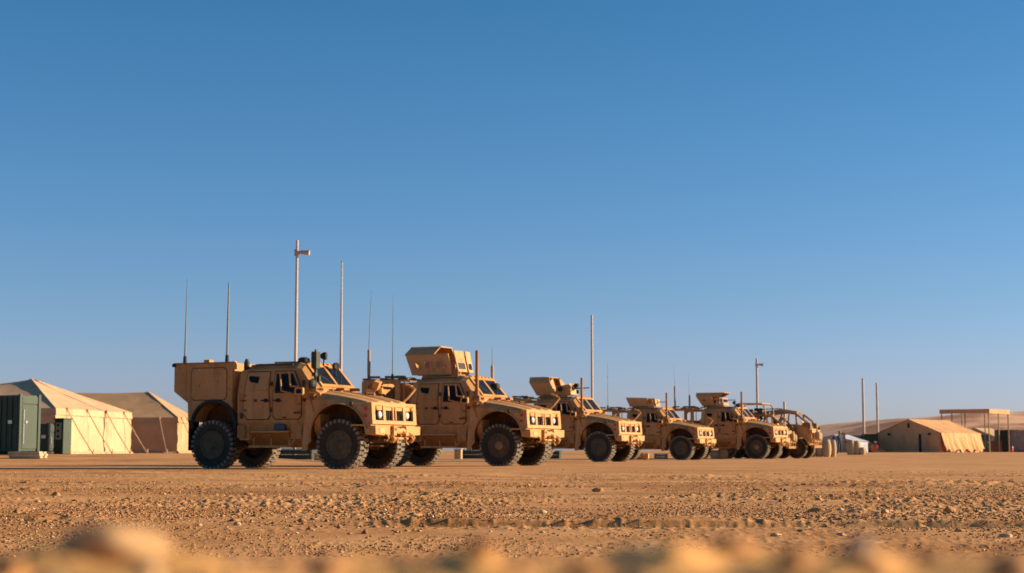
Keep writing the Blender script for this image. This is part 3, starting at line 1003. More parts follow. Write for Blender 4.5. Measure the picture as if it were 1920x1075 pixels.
# ---- turrets, in a frame whose origin lies on the cab roof
def turret_parts(root, kind, TX=-.5, sc=1.0):
    T = one_empty('turret', root, (TX, 0, 2.885))
    T.scale = (sc, sc, sc * .97 if kind != 'high' else 1.0)
    part('turret_ring', 'turret_ring', 'tan_dark', T, lambda m: m.lathe([(.62, -.02), (.64, .06), (.58, .09), (.40, .09)], 28, axis='Z'), smooth=30)
    if kind == 'high':
        yb, yt = .58, .70
        B = lambda x, s, z: (x, s * (yb + (yt - yb) * min(z, .72) / .72), z)
        holes = [(.17, .26, .30, .62), (.40, .54, .30, .62), (.68, .84, .30, .62)]
        for s in (-1, 1):
            def side(m, s=s):
                m.plate([B(-.78, s, .07), B(.72, s, .07), B(.60, s, .74), B(-.98, s, .74)], .035 * s * -1 if s > 0 else .035, holes)
            part('side_plate', 'tH_side%d' % s, 'tan', T, side)
            def fr(m, s=s):
                for u0, u1 in ((.17, .26), (.40, .54), (.68, .84)):
                    x0 = -.78 * .5 + -.98 * .5 + (1.54) * u0 + .0; x1 = x0 + 1.54 * (u1 - u0)
                    y = s * (yb + (yt - yb) * .45 + .035)
                    rr_ring(m, rrect(x0 - .035, x1 + .035, .24, .53, .03), rrect(x0, x1, .275, .495, .02), y - .012, y + .012)
            part('window_frame', 'tH_fr%d' % s, 'tan', T, fr)
            for k, (u0, u1) in enumerate(((.17, .26), (.40, .54), (.68, .84))):
                x0 = -.88 + 1.54 * u0; x1 = x0 + 1.54 * (u1 - u0)
                part('pane', 'tH_pane%d%d' % (s, k), 'clear', T, lambda m, s=s, x0=x0, x1=x1: m.bb(x0, x1, s * .62, s * .645, .275, .495))
            def cham(m, s=s):
                q = [(-.99, s * .72, .735), (.10, s * .72, .735), (.16, s * .40, .985), (-.92, s * .40, .985)]
                m.plate(q, .03 if s < 0 else -.03)
            part('roof_slope', 'tH_ch%d' % s, 'tan', T, cham)
        part('roof_plate', 'tH_roof', 'tan', T, lambda m: m.bb(-.93, .18, -.41, .41, .97, 1.0))
        part('back_plate', 'tH_back', 'tan', T, lambda m: (m.plate([(-.78, .57, .07), (-.78, -.57, .07), (-.98, -.69, .74), (-.98, .69, .74)], .03), m.plate([(-.98, .69, .74), (-.98, -.69, .74), (-.92, -.4, .98), (-.92, .4, .98)], .03)))
        for s in (-1, 1):
            fq = [(.98, s * .06, .16), (.90, s * .52, .16), (.74, s * .56, .84), (.82, s * .06, .84)]
            part('front_shield', 'tH_front%d' % s, 'tan', T, lambda m, s=s, fq=fq: m.plate(fq, .035 if s > 0 else -.035, [(.12, .88, .12, .42)]))
            part('shield_glass', 'tH_fg%d' % s, 'glass', T, lambda m, s=s: m.plate([(.94, s * .11, .22), (.885, s * .47, .22), (.83, s * .48, .46), (.885, s * .11, .46)], .02 if s > 0 else -.02))
        part('gun_mount', 'tH_gun', 'tan_dark', T, lambda m: (m.tube((.55, 0, .1), (.62, 0, .45), .06), m.box((.62, -.1, .12), (.3, .6, .14)), m.box((.80, -.52, .12), (.16, .16, .22), (0, 0, .4))))
    elif kind == 'low':
        for s in (-1, 1):
            q = [(-.58, s * .52, .07), (.34, s * .56, .07), (.16, s * .74, .66), (-.86, s * .72, .66)]
            part('side_plate', 'tL_side%d' % s, 'tan', T, lambda m, q=q, s=s: m.plate(q, .035 if s < 0 else -.035))
            q2 = [(-.86, s * .72, .655), (.16, s * .74, .655), (.06, s * .56, .90), (-.90, s * .56, .90)]
            part('roof_slope', 'tL_sl%d' % s, 'tan', T, lambda m, q=q2, s=s: m.plate(q, .03 if s < 0 else -.03))
            q3 = [(.42, s * .50, .07), (.98, s * .30, .07), (.90, s * .34, .56), (.40, s * .60, .46)]
            part('front_wing', 'tL_wing%d' % s, 'tan', T, lambda m, q=q3, s=s: m.plate(q, .035 if s < 0 else -.035))
            q4 = [(.34, s * .30, .12), (.36, s * .56, .12), (.18, s * .74, .66), (.12, s * .34, .86)]
            part('side_baffle', 'tL_baf%d' % s, 'tan', T, lambda m, q=q4, s=s: m.plate(q, .035 if s > 0 else -.035))
        part('back_plate', 'tL_back', 'tan', T, lambda m: (m.plate([(-.58, .52, .07), (-.58, -.52, .07), (-.86, -.72, .66), (-.86, .72, .66)], .03), m.plate([(-.86, .72, .66), (-.86, -.72, .66), (-.90, -.56, .9), (-.90, .56, .9)], .03)))
        part('roof_plate', 'tL_roof', 'tan', T, lambda m: m.bb(-.90, -.02, -.57, .57, .885, .912))
        part('gun_shield', 'tL_shield', 'tan', T, lambda m: m.plate([(1.0, -.28, .10), (1.0, .28, .10), (.90, .32, .60), (.90, -.32, .60)], .035, [(.40, .60, .35, 1.0)]))
        part('gun_mount', 'tL_gun', 'black', T, lambda m: (m.tube((.5, 0, .36), (1.75, 0, .40), .035, .022, n=8), m.box((.75, 0, .37), (.5, .14, .16)), m.box((.95, .25, .48), (.22, .18, .20)),
             m.tube((.55, -.46, .34), (.62, -.62, .34), .10, .12, n=12), m.box((1.18, -.10, .52), (.18, .16, .16)), m.box((1.28, -.2, .22), (.10, .10, .16))))
    elif kind == 'open':
        for s in (-1, 1):
            q = [(-.62, s * .50, .07), (.42, s * .50, .07), (.50, s * .62, .56), (-.80, s * .66, .60)]
            part('side_plate', 'tO_side%d' % s, 'tan', T, lambda m, q=q, s=s: m.plate(q, .035 if s < 0 else -.035))
        part('back_plate', 'tO_back', 'tan', T, lambda m: m.plate([(-.62, .50, .07), (-.62, -.50, .07), (-.80, -.66, .60), (-.80, .66, .60)], .03))
        part('front_shield', 'tO_front', 'tan', T, lambda m: (m.plate([(.92, -.30, .08), (.92, .30, .08), (.84, .34, .50), (.84, -.34, .50)], .035, [(.4, .6, .3, 1.0)]),
             m.plate([(.5, -.56, .08), (.92, -.34, .08), (.84, -.38, .46), (.52, -.60, .46)], .03), m.plate([(.92, .34, .08), (.5, .56, .08), (.52, .60, .46), (.84, .38, .46)], .03)))
        part('gun_mount', 'tO_gun', 'tan_dark', T, lambda m: (m.tube((.3, 0, .30), (1.5, 0, .34), .03, .02, n=8), m.box((.6, 0, .30), (.5, .14, .15)), m.tube((.62, -.40, .36), (.66, -.58, .36), .12, .12, n=12)))
    elif kind == 'flared':
        for s in (-1, 1):
            q = [(-.58, s * .50, .07), (.20, s * .52, .07), (.10, s * .70, .66), (-.92, s * .70, .66)]
            part('side_plate', 'tF_side%d' % s, 'tan', T, lambda m, q=q, s=s: m.plate(q, .035 if s < 0 else -.035, [(.28, .48, .45, .72)]))
            q2 = [(-.92, s * .70, .655), (.10, s * .70, .655), (.06, s * .58, .88), (-.94, s * .58, .88)]
            part('roof_slope', 'tF_sl%d' % s, 'tan', T, lambda m, q=q2, s=s: m.plate(q, .03 if s < 0 else -.03))
            q3 = [(.24, s * .50, .07), (.72, s * .46, .07), (.70, s * .48, .52), (.22, s * .54, .56)]
            part('front_wing', 'tF_w%d' % s, 'tan', T, lambda m, q=q3, s=s: m.plate(q, .035 if s < 0 else -.035, [(.25, .75, .35, .85)]))
            q5 = [(.08, s * .70, .62), (.52, s * .48, .66), (.88, s * .60, .89), (.04, s * .60, .89)]
            part('visor_side', 'tF_v%d' % s, 'tan', T, lambda m, q=q5, s=s: m.plate(q, .03 if s < 0 else -.03))
        part('back_plate', 'tF_back', 'tan', T, lambda m: (m.plate([(-.58, .50, .07), (-.58, -.50, .07), (-.92, -.70, .66), (-.92, .70, .66)], .03), m.plate([(-.92, .7, .66), (-.92, -.7, .66), (-.94, -.58, .88), (-.94, .58, .88)], .03)))
        part('roof_plate', 'tF_roof', 'tan', T, lambda m: m.bb(-.94, .90, -.60, .60, .87, .90))
        part('front_shield', 'tF_front', 'tan', T, lambda m: m.plate([(.80, -.46, .08), (.80, .46, .08), (.72, .48, .56), (.72, -.48, .56)], .035, [(.1, .44, .4, .85), (.56, .9, .4, .85)]))
        part('gun_mount', 'tF_gun', 'black', T, lambda m: (m.tube((.3, 0, .40), (1.4, 0, .44), .03, .02, n=8), m.box((.6, 0, .40), (.4, .14, .15)), m.lathe([(0, -.12), (.1, -.08), (.12, .05), (0, .1)], 12, (.30, -.45, .34), 'X')))
    return T

def armored_truck(loc, yaw, label, rear='rack', turret=None, hub='rim', post=True, spin=0.0, seed=1):
    root = empty('armored_truck', loc, yaw)
    tag(root, label, 'armored truck', 'tan armored trucks parked in a row')
    part('cab', 'cab', 'tan', root, cab_fn, bevel=.018)
    part('hood', 'hood', 'tan', root, hood_fn, bevel=.01).scale = (1, 1.06, 1)
    part('chassis', 'chassis', 'under', root, under_fn)
    NX, NZ, NY = .16, .04, 1.06
    g = part('grille', 'grille', 'tan', root, grille_fn, loc=(NX, 0, NZ), bevel=.008); g.scale = (1, NY, 1)
    part('radiator', 'radiator', 'black', g, radiator_fn)
    for y_ in (-.285, .285): part('grille_mesh', 'slats%d' % (y_ > 0), 'black', g, lambda m: slats_fn(m, y_))
    part('windshield_frame', 'wframe', 'tan', root, wframe_fn)
    b = part('bumper', 'bumper', 'tan', root, bumper_fn, loc=(NX, 0, NZ), bevel=.015); b.scale = (1, NY, 1)
    part('winch', 'winch', 'tan', b, winch_fn)['kind'] = 'stuff'
    part('cowl_fittings', 'cowl', 'tan_dark', root, cowl_kit_fn)['kind'] = 'stuff'
    part('marker_lights', 'roof_lights', 'orange', root, roof_light_fn)
    for s in (-1, 1):
        f = part('fender', 'fender%d' % s, 'tan', root, fender_fn(s)); f.scale = (1, NY, 1)
        part('wheel_liner', 'liner%d' % s, 'under', f, liner_fn(s))
        part('windshield', 'wind%d' % s, 'glass', root, windshield_fn(s))
        h = part('headlight', 'head', 'black', root, head_fn, loc=(2.735 + NX, s * .78, 1.46))
        part('lens', 'lens', 'lamp', h, lens_fn, smooth=50)
        part('turn_signal', 'signal', 'orange', root, lambda m: m.lathe([(.055, -.03), (.055, .03), (.03, .06), (0, .065)], 12, axis='X'), loc=(2.77 + NX, s * 1.00, 1.63), smooth=50)
        for z in (1.58, 1.40):
            part('reflector', 'refl', 'redlens', root, lambda m: m.lathe([(.05, -.015), (.05, .012), (0, .014)], 14), loc=(2.78, s * 1.262, z + .03))
        for nm, poly, hx in (('front', DOOR_FRONT, .08), ('rear', DOOR_REAR, -.30)):
            d = part('door', 'door_%s%d' % (nm, s), 'tan', root, side_panel(poly, s, .026), bevel=.012)
            mxx = sum(p[0] for p in poly) / len(poly); mzz = sum(p[1] for p in poly) / len(poly)
            gap_shade = [(p[0] + (.022 if p[0] > mxx else -.022), p[1] + (.022 if p[1] > mzz else -.022)) for p in poly]
            part('door_gap_shade', 'gap_shade_%s%d' % (nm, s), 'under', d, side_panel(gap_shade, s, .006))  # dark outline plate standing in for the shadow gap round the door
            part('handle', 'handle%d' % s, 'black', d, handle_fn(s), loc=(hx, 0, 1.86))
            for hz in ((1.55, 1.75) if nm == 'front' else (1.6, 2.0)):
                x = .76 if nm == 'front' else -.95
                part('hinge', 'hinge%d' % s, 'tan_dark', d, lambda m, s=s: m.box((0, s * 1.225, 0), (.10, .05, .07)), loc=(x, 0, hz))
            if nm == 'front':
                part('window_frame', 'wfr%d' % s, 'black', d, side_panel(WIN_FRAME, s, .030))
                part('window', 'wf%d' % s, 'glass', d, side_panel(WIN_FRONT, s, .042))
            else:
                part('window', 'wr%d' % s, 'glass', d, side_panel(WIN_REAR, s, .034))
        part('side_step', 'step%d' % s, 'tan', root, step_fn(s))
        part('mirror_bracket', 'mside%d' % s, 'tan', root, mirror_side_fn(s))
        part('mirror', 'mglass%d' % s, 'glass', root, mirror_glass_fn(s))
        for x in (-1.97, 1.97):
            wheel(root, x, s * 1.03, s, hubmat=hub, spin=spin + x + s)
    part('corner_mirror', 'mfront', 'tan', root, mirror_front_fn(1))
    for k, b_ in enumerate(((-1.15, -.85, -1.16, -.9, .80, 1.22), (.45, .80, -1.15, -.9, .82, 1.24), (-.6, -.1, -1.10, -.9, 1.06, 1.24))):
        part('hull_locker', 'locker%d' % k, 'tan', root, lambda m: m.bb(*b_), bevel=.015)
    for s in (-1, 1):
        for k, (fx, fz, fw, fh) in enumerate(((-.98, 1.86, .16, .03), (-.60, 1.86, .07, .07), (.70, 1.52, .20, .05), (.90, 1.86, .07, .09), (1.02, 1.55, .10, .05), (-.13, 1.60, .04, .10), (-.13, 2.30, .04, .12), (.86, 2.30, .05, .16), (-1.05, 1.45, .06, .14), (.30, 1.40, .10, .04))):
            part('body_fitting', 'fit%d%d' % (s, k), 'under', root, lambda m: m.box((fx, s * (side_y(fz, 0) + .03), fz), (fw, .06, fh)))
        part('grab_rail', 'grab%d' % s, 'tan', root, lambda m: m.path([(-1.12, s * 1.20, 1.5), (-1.12, s * 1.27, 1.52), (-1.12, s * 1.27, 2.05), (-1.12, s * 1.20, 2.07)], .018, 6))
        part('hood_latch', 'hlatch%d' % s, 'under', root, lambda m: m.box((2.35, s * 1.27, 1.73), (.08, .04, .12)))
        part('roof_rail', 'rrail%d' % s, 'under', root, lambda m: (m.path([(-.9, s * .92, 2.74), (-.9, s * .98, 2.82), (.4, s * .98, 2.83), (.4, s * .92, 2.75)], .018, 6)))
    part('hood_handle', 'hhandle', 'under', root, lambda m: m.path([(2.2, -.2, 2.00), (2.2, -.2, 2.06), (2.2, .2, 2.06), (2.2, .2, 2.00)], .02, 6))
    part('wiper', 'wiper', 'black', root, lambda m: m.tube((1.20, -.20, 2.29), (.98, -.62, 2.56), .016, n=6))
    part('wiper', 'wiper2', 'black', root, lambda m: m.tube((1.20, .20, 2.29), (.98, .60, 2.56), .016, n=6))
    part('license_plate', 'plate', 'pale_canvas', root, lambda m: m.bb(3.095, 3.10, -1.05, -.78, .98, 1.10))
    part('fuel_can', 'jerry', 'tan_dark', root, lambda m: m.bb(-1.16, -.92, -1.245, -1.18, .86, 1.20))
    if rear == 'box':
        cb = part('cargo_box', 'cargo_box', 'tan', root, cargo_box_fn, bevel=.02)
        for s in (-1, 1):
            part('side_panel', 'cbpanel%d' % s, 'tan', cb, lambda m, s=s: m.prism(rrect(-2.68, -1.55, 1.90, 2.76, .12), s * 1.20, s * 1.232), bevel=.012)
            part('panel_gap_shade', 'cbseam%d' % s, 'under', cb, lambda m, s=s: m.prism(rrect(-2.70, -1.53, 1.88, 2.78, .13), s * 1.20, s * 1.216))  # dark rim put in as the shadow line round the raised panel
            part('rail', 'cbrail%d' % s, 'tan', cb, lambda m, s=s: m.bb(-2.90, -2.86, s * 1.205, s * 1.225, 1.9, 2.88))
            part('wheel_flare', 'flare%d' % s, 'black', root, flare_fn(s))
            part('mud_flap', 'flap%d' % s, 'black', root, rear_flap_fn(s)); part('mud_flap', 'fflap%d' % s, 'black', root, front_flap_fn(s))
        part('wheel_housing', 'well', 'under', root, well_fn)
        for s in (-1, 1): part('top_lip', 'cblip%d' % s, 'tan_dark', cb, lambda m: m.bb(-3.28, -1.35, s * 1.17, s * 1.225, 2.89, 2.925))
        part('roof_vent', 'cbvent', 'tan', cb, lambda m: m.box((-2.35, -.9, 2.95), (.18, .2, .12)))
        part('corner_bracket', 'cbcorner', 'tan', cb, lambda m: m.bb(-1.37, -1.31, -1.2, -1.08, 2.72, 2.94))
        part('corner_lamp', 'cblamp', 'black', cb, lambda m: m.box((-3.26, -1.20, 2.86), (.10, .10, .09)))
    else:
        bd = part('cargo_bed', 'bed', 'tan', root, bed_fn)
        for s in (-1, 1):
            part('rack_frame', 'rack%d' % s, 'tan', root, rack_fn(s), bevel=.012)
            part('mud_flap', 'flap%d' % s, 'black', root, rear_flap_fn(s)); part('mud_flap', 'fflap%d' % s, 'black', root, front_flap_fn(s))
        part('rack_top', 'racktop', 'dusty', root, racktop_fn)['kind'] = 'stuff'
        part('wheel_housing', 'well2', 'under', root, lambda m: m.bb(-2.70, -1.27, -.62, .62, .95, 1.70))
    if turret: turret_parts(root, turret, *{'high': (-.72, 1.0), 'low': (-.74, 1.0), 'open': (-.68, .97), 'flared': (-.85, .9)}[turret])
    if post:
        part('exhaust_post', 'post', 'tan_dark', root, post_fn, loc=(1.12, -1.06, 2.12), smooth=40)
    return root

# world placement from the position of the near front wheel
def place(wx, wy, yaw):
    c, s = math.cos(yaw), math.sin(yaw)
    lx, ly = 1.97, -1.03
    return (wx - (c * lx - s * ly), wy - (s * lx + c * ly))

def truck_at(wx, wy, yawdeg, scale=1.0, **kw):
    yaw = R(-yawdeg)
    x, y = place(wx, wy, yaw)
    z = (gz(x, y) * 2 + gz(wx, wy)) / 3 - .03
    t = armored_truck((x, y, z), yaw, **kw)
    t.scale = (scale,) * 3
    return t

t1 = truck_at(-4.46, 42.3, 23.5, label='nearest armored truck with a closed box body and two whip antennas at its rear', rear='box', turret=None, post=False, spin=.2)
part('jammer', 'jammer', 'olive', t1, jammer_fn, loc=(1.16, -1.08, 2.12))
for (x, y, z, rz) in ((.98, -.35, 2.80, .3), (1.0, .25, 2.55, -.5)):
    part('spotlight', 'spot', 'black', t1, spot_fn, loc=(x, y, z), rot=(0, 0, rz))
part('beacon', 'beacon', 'black', t1, beacon_fn, loc=(.52, -.62, 2.86), smooth=40)
part('roof_hatch', 'roof_bar', 'tan_dark', t1, roof_bar_fn)
part('antenna_mount', 'amount', 'black', t1, lambda m: (m.tube((-1.05, -1.0, 2.66), (-1.05, -1.0, 2.92), .075, n=10), m.tube((-1.05, -1.0, 2.92), (-1.05, -1.0, 3.0), .06, .04, n=10)))
part('round_mirror', 'rmirror', 'black', t1, lambda m: m.lathe([(0, -.03), (.13, -.03), (.15, .03), (.10, .08), (0, .10)], 14, (1.10, -1.16, 2.28), 'X'))
part('hood_mirror', 'hmirror', 'tan', t1, hood_mirror_fn)
part('blue_bag', 'bluebag', 'blue', t1, lambda m: m.prism(rrect(-.02, .32, 1.05, 1.23, .06), -1.26, -1.08), bevel=.03)
whip(t1, -3.10, -.95, 2.93, 2.38, (.03, 0), r=.03)
whip(t1, -1.72, -.95, 2.93, 2.20, (.02, 0), r=.034, tip=.02)

t2 = truck_at(-.33, 50.2, 26, label='second armored truck, its tall roof turret has three side windows', turret='high', hub='rim_tan', spin=.5)
part('beacon', 'beacon', 'black', t2, beacon_fn, loc=(.98, .5, 2.52))
whip(t2, -2.95, -.9, 2.86, 2.95, (.08, 0), base=.95, r=.016, tip=.006)
whip(t2, -2.72, .25, 2.86, 2.85, (.0, 0), r=.022, tip=.008, mat='whip')
whip(t2, .60, 1.05, 2.30, 1.65, (.0, 0), base=1.0, r=.016, tip=.006)

part('far_panel', 'farpanel', 'tan', t2, lambda m: m.bb(-3.03, -1.62, 1.05, 1.09, 2.0, 2.78))
part('tail_panel', 'tailpanel', 'tan', t2, lambda m: m.bb(-3.04, -3.0, -1.08, 1.04, 2.0, 2.78))
t3 = truck_at(3.80, 69.3, 27, label='third armored truck from the left, sloped turret with a black gun', turret='low', spin=.9)
t4 = truck_at(8.88, 83.5, 27, scale=.965, label='fourth armored truck from the left with a low open-topped turret', turret='open', hub='rim', spin=.1)
whip(t4, -2.9, .2, 2.86, 2.5, (0, 0), r=.02)
t5 = truck_at(13.75, 90.5, 27, scale=1.04, label='fifth armored truck from the left, its turret widening to a flat visor', turret='flared', hub='rim_tan', spin=.4)
whip(t5, -2.85, -.8, 2.86, 2.45, (-.06, 0), base=1.2, r=.014, tip=.006)
whip(t5, -2.1, -.5, 2.86, 2.0, (-.08, 0), base=.7, r=.014, tip=.006)
part('beacon', 'beacon', 'black', t5, beacon_fn, loc=(.75, -.55, 2.86))
part('spotlight', 'spot', 'black', t5, spot_fn, loc=(.62, -.8, 2.82))

# ------------------------------------------------------------------ open patrol vehicles
def open_vehicle(loc, yaw, label, tall):
    root = empty('open_patrol_vehicle', loc, yaw)
    tag(root, label, 'patrol vehicle', 'open patrol vehicles with roll cages')
    r = .57
    def tub(m):
        arch = arch_pts(1.45, .72, .66, .56, 180, 0, 12)
        poly = [(-2.3, .78), (-1.9, .66), (.70, .60)] + arch + [(2.22, .80), (2.32, 1.20), (2.22, 1.66), (1.5, 1.92), (-.6, 1.95), (-2.0, 1.9), (-2.3, 1.7)]
        m.prism(poly, -1.0, 1.0)
        m.bb(.72, .80, -.98, .98, 1.3, 1.62)
    part('body', 'ov_body', 'tan', root, tub, bevel=.03)
    for s in (-1, 1):
        part('fender', 'ov_f%d' % s, 'tan', root, lambda m, s=s: [m.prism(q, s * .98, s * 1.10) for q in [arch_pts(1.45, .70, .76, .66, 175, 5, 12) + arch_pts(1.45, .70, .66, .56, 5, 175, 12)]])
        for x in (-1.35, 1.45):
            wheel(root, x, s * .92, s, key='ov', r=r, w=.34, spin=x)
        part('headlight', 'ov_h', 'lamp', root, lambda m: m.lathe([(.10, -.05), (.11, .02), (.06, .06), (0, .07)], 14, axis='X'), loc=(2.28, s * .70, 1.12))
        def cage(m, s=s):
            h = 2.62
            m.path([(-1.2, s * .95, 1.3), (-.9, s * .92, 2.2), (-.5, s * .85, 2.50), (.6, s * .82, h), (1.4, s * .84, 2.50), (1.9, s * .92, 2.12), (2.2, s * .96, 1.40)], .06, 7)
            m.tube((.4, s * .95, 1.3), (.6, s * .82, h), .05, n=7)
            m.tube((1.4, s * .84, 2.48), (1.5, s * .98, 1.3), .05, n=7)
        part('roll_cage', 'ov_c%d' % s, 'tan_dark', root, cage, smooth=60)
        part('stowed_bag', 'ov_bag%d' % s, 'canvas2', root, lambda m, s=s: (m.prism(rrect(-1.9, -.8, 1.32, 1.78, .16), s * .6, s * 1.06), m.prism(rrect(-.65, .0, 1.0, 1.38, .12), s * 1.0, s * 1.22)), bevel=.05)
    def bars(m):
        for x, z in ((-.5, 2.50), (.6, 2.62), (1.4, 2.50)):
            m.tube((x, -.84, z), (x, .84, z), .04, n=7)
        m.tube((2.05, -.95, 1.78), (2.05, .95, 1.78), .03, n=7)
    part('cross_bars', 'ov_bars', 'tan_dark', root, bars)
    part('front_rack', 'ov_rack', 'tan_dark', root, lambda m: ([m.tube((2.42, y, .62), (2.42, y, 1.42), .03, n=6) for y in (-.85, -.45, 0, .45, .85)], m.tube((2.42, -.9, 1.42), (2.42, .9, 1.42), .035, n=6), m.tube((2.42, -.9, .95), (2.42, .9, .95), .035, n=6), m.bb(2.24, 2.44, -.9, .9, .60, .74)))
    part('gear_sacks', 'ov_sacks', 'pale_canvas', root, lambda m: (m.lathe([(0, -.25), (.15, -.2), (.18, 0), (.15, .2), (0, .25)], 12, (2.55, -.55, 1.28), 'Z'), m.lathe([(0, -.22), (.13, -.2), (.15, 0), (.13, .2), (0, .22)], 12, (2.55, -.1, 1.22), 'Z'), m.lathe([(0, -.3), (.13, -.26), (.16, 0), (.13, .26), (0, .3)], 12, (1.75, -.5, 1.52), 'X')), smooth=60)
    part('seat', 'ov_seat', 'olive', root, lambda m: [m.bb(x, x + .5, y, y + .5, 1.3, 1.42) or m.box((x, y + .25, 1.72), (.12, .46, .62), (0, -.15, 0)) for x in (.7, ) for y in (-.75, .25)], bevel=.03)
    part('windscreen_kit', 'ov_kit', 'dusty', root, lambda m: [m.box((random.Random(k).uniform(1.5, 2.3), random.Random(k + 50).uniform(-.95, .9), random.Random(k + 90).uniform(1.4, 2.1)), (.14, .2, .22), (k, k * .7, k * .3)) for k in range(14)])['kind'] = 'stuff'
    part('rear_packs', 'ov_packs', 'canvas2', root, lambda m: (m.prism(rrect(-2.25, -1.2, 1.32, 2.15, .2), -.95, -.1), m.prism(rrect(-2.2, -1.3, 1.32, 2.3, .2), .0, .9)), bevel=.06)['kind'] = 'stuff'
    for s in (-1, 1):
        part('door_panel', 'ov_door%d' % s, 'tan', root, lambda m: m.prism([(-.5, .85), (.62, .85), (.74, 1.2), (.60, 1.62), (-.5, 1.62)], s * 1.0, s * 1.06), bevel=.02)
        part('side_pack', 'ov_sp%d' % s, 'dusty', root, lambda m: m.prism(rrect(1.75, 2.25, 1.42, 2.0, .12), s * .55, s * .98), bevel=.05)
    part('windscreen_plate', 'ov_ws', 'tan', root, lambda m: m.plate([(1.95, -.9, 1.42), (1.95, .9, 1.42), (1.72, .84, 2.1), (1.72, -.84, 2.1)], .04, [(.08, .46, .25, .88), (.54, .92, .25, .88)]))
    part('front_lockers', 'ov_lock', 'tan', root, lambda m: (m.bb(2.10, 2.34, -.95, -.35, 1.10, 1.62), m.bb(2.10, 2.34, .35, .95, 1.10, 1.62)), bevel=.03)['kind'] = 'stuff'
    part('cowl', 'ov_cowl', 'tan', root, lambda m: m.prism([(.9, 1.3), (2.2, 1.3), (2.12, 1.52), (1.7, 1.66), (.9, 1.66)], -.98, .98), bevel=.03)
    part('rolled_cover', 'ov_cover', 'canvas2', root, lambda m: m.path([(-.6, -.5, 2.56), (.5, -.5, 2.68), (1.4, -.5, 2.56)], [.10, .13, .10], 10), smooth=60)
    part('gun_ring', 'ov_gun', 'black', root, lambda m: (m.lathe([(.55, 2.62), (.60, 2.68), (.5, 2.7)], 20, (.1, 0, 0), 'Z'), m.tube((.2, 0, 2.95), (1.75, -.1, 3.0), .035, .02, n=7), m.box((.3, 0, 2.95), (.5, .14, .18)), m.tube((.3, 0, 2.62), (.3, 0, 2.95), .05, n=8)) if tall else None) if tall else None
    if tall:
        def can(m):
            for s in (-1, 1):
                m.path([(-.9, s * .8, 2.3), (-.85, s * .8, 3.2), (-.7, s * .8, 3.3), (.75, s * .8, 3.28), (.9, s * .8, 3.15), (1.05, s * .8, 2.3)], .045, 7)
            for x in (-.7, .0, .75): m.tube((x, -.8, 3.29), (x, .8, 3.29), .035, n=7)
        part('canopy_frame', 'ov_can', 'tan', root, can, smooth=60)
        part('ammo_boxes', 'ov_ammo', 'olive', root, lambda m: (m.box((-.1, -.5, 2.75), (.5, .3, .42)), m.box((.6, -.55, 2.75), (.3, .25, .3)), m.box((1.0, -.4, 2.65), (.24, .3, .3))))
        part('roof_load', 'ov_load', 'dusty', root, lambda m: [m.box((random.Random(k).uniform(-.3, 2.2), random.Random(k + 5).uniform(-.9, .9), random.Random(k + 9).uniform(2.0, 2.75) - .3 * max(0, random.Random(k).uniform(-.3, 2.2))), (.2, .24, .22), (k, k * .7, k * .3)) for k in range(22)])['kind'] = 'stuff'
    return root

o6 = open_vehicle((14.7, 97.5, gz(14.7, 97.5)), R(-27), 'open patrol vehicle with a tall roof frame and gun, half hidden behind the fifth truck', True)
o7 = open_vehicle((16.25, 99.0, gz(16.25, 99)), R(-24), 'rightmost parked vehicle, low and open with a curved roll cage', False)
o7.scale = (1.08,) * 3
whip(o7, .3, .9, 1.3, 1.95, (0, 0), r=.08, tip=.07, mat='pole')

# ------------------------------------------------------------------ poles and masts
def light_pole(px, d, h, r, label, head):
    x = px / 3000 * d
    root = empty('light_pole', (x, d, gz(x, d) - .02)); tag(root, label, 'light pole', 'tall poles around the camp')
    one('shaft', 'pole', root, lambda m: m.tube((0, 0, 0), (0, 0, h), r * 1.15, r * .85, n=14), smooth=40)
    one('base_plate', 'pole', root, lambda m: (m.bb(-r * 2.2, r * 2.2, -r * 2.2, r * 2.2, 0, .05), m.tube((0, 0, .05), (0, 0, .3), r * 1.5, r * 1.3, n=12)))
    if head:
        s = head
        one('bracket', 'pole', root, lambda m: (m.bb(-.075 * s, .10 * s, -.08 * s, .08 * s, h - .52 * s, h - .40 * s), m.tube((-.075 * s, 0, h - .58 * s), (-.075 * s, 0, h - .34 * s), .025 * s, n=8)))
        one('floodlight', 'pole', root, lambda m: m.tube((.12 * s, 0, h - .44 * s), (.46 * s, -.05, h - .47 * s), .075 * s, .10 * s, n=10), smooth=40)
    return root
light_pole(-406, 82, 11.25, .080, 'tall brown light pole rising behind the nearest truck, floodlight at its top', 1.4)
light_pole(150, 100, 8.95, .075, 'bare pole standing between the third and fourth trucks', .0)
light_pole(459, 150, 8.80, .115, 'pole with a small lamp behind the open patrol vehicles', 1.3)
light_pole(657, 185, 8.5, .14, 'taller of the two plain poles left of the gabled tent', .0)
light_pole(683, 197, 8.5, .135, 'shorter of the two plain poles, next to the gabled tent', .0)
# small cap on the bare pole
xm, dm = -321 / 3000 * 74, 74
mast = empty('antenna_mast', (xm, dm, gz(xm, dm))); tag(mast, 'thin tapering antenna mast between the first and second trucks', 'antenna mast')
one('shaft', 'pole', mast, lambda m: m.path([(0, 0, 0), (0, 0, 4.5), (0, 0, 6.8), (0, 0, 9.2)], [.085, .07, .05, .03], 10), smooth=40)
one('tip', 'grey', mast, lambda m: m.lathe([(0, -.06), (.05, 0), (0, .06)], 8, (0, 0, 9.23), 'Z'))
one('base', 'olive', mast, lambda m: (m.tube((0, 0, 0), (0, 0, .5), .2, .12), *[m.tube((.9 * math.cos(a), .9 * math.sin(a), 0), (0, 0, 1.0), .03) for a in (0, 2.1, 4.2)]))

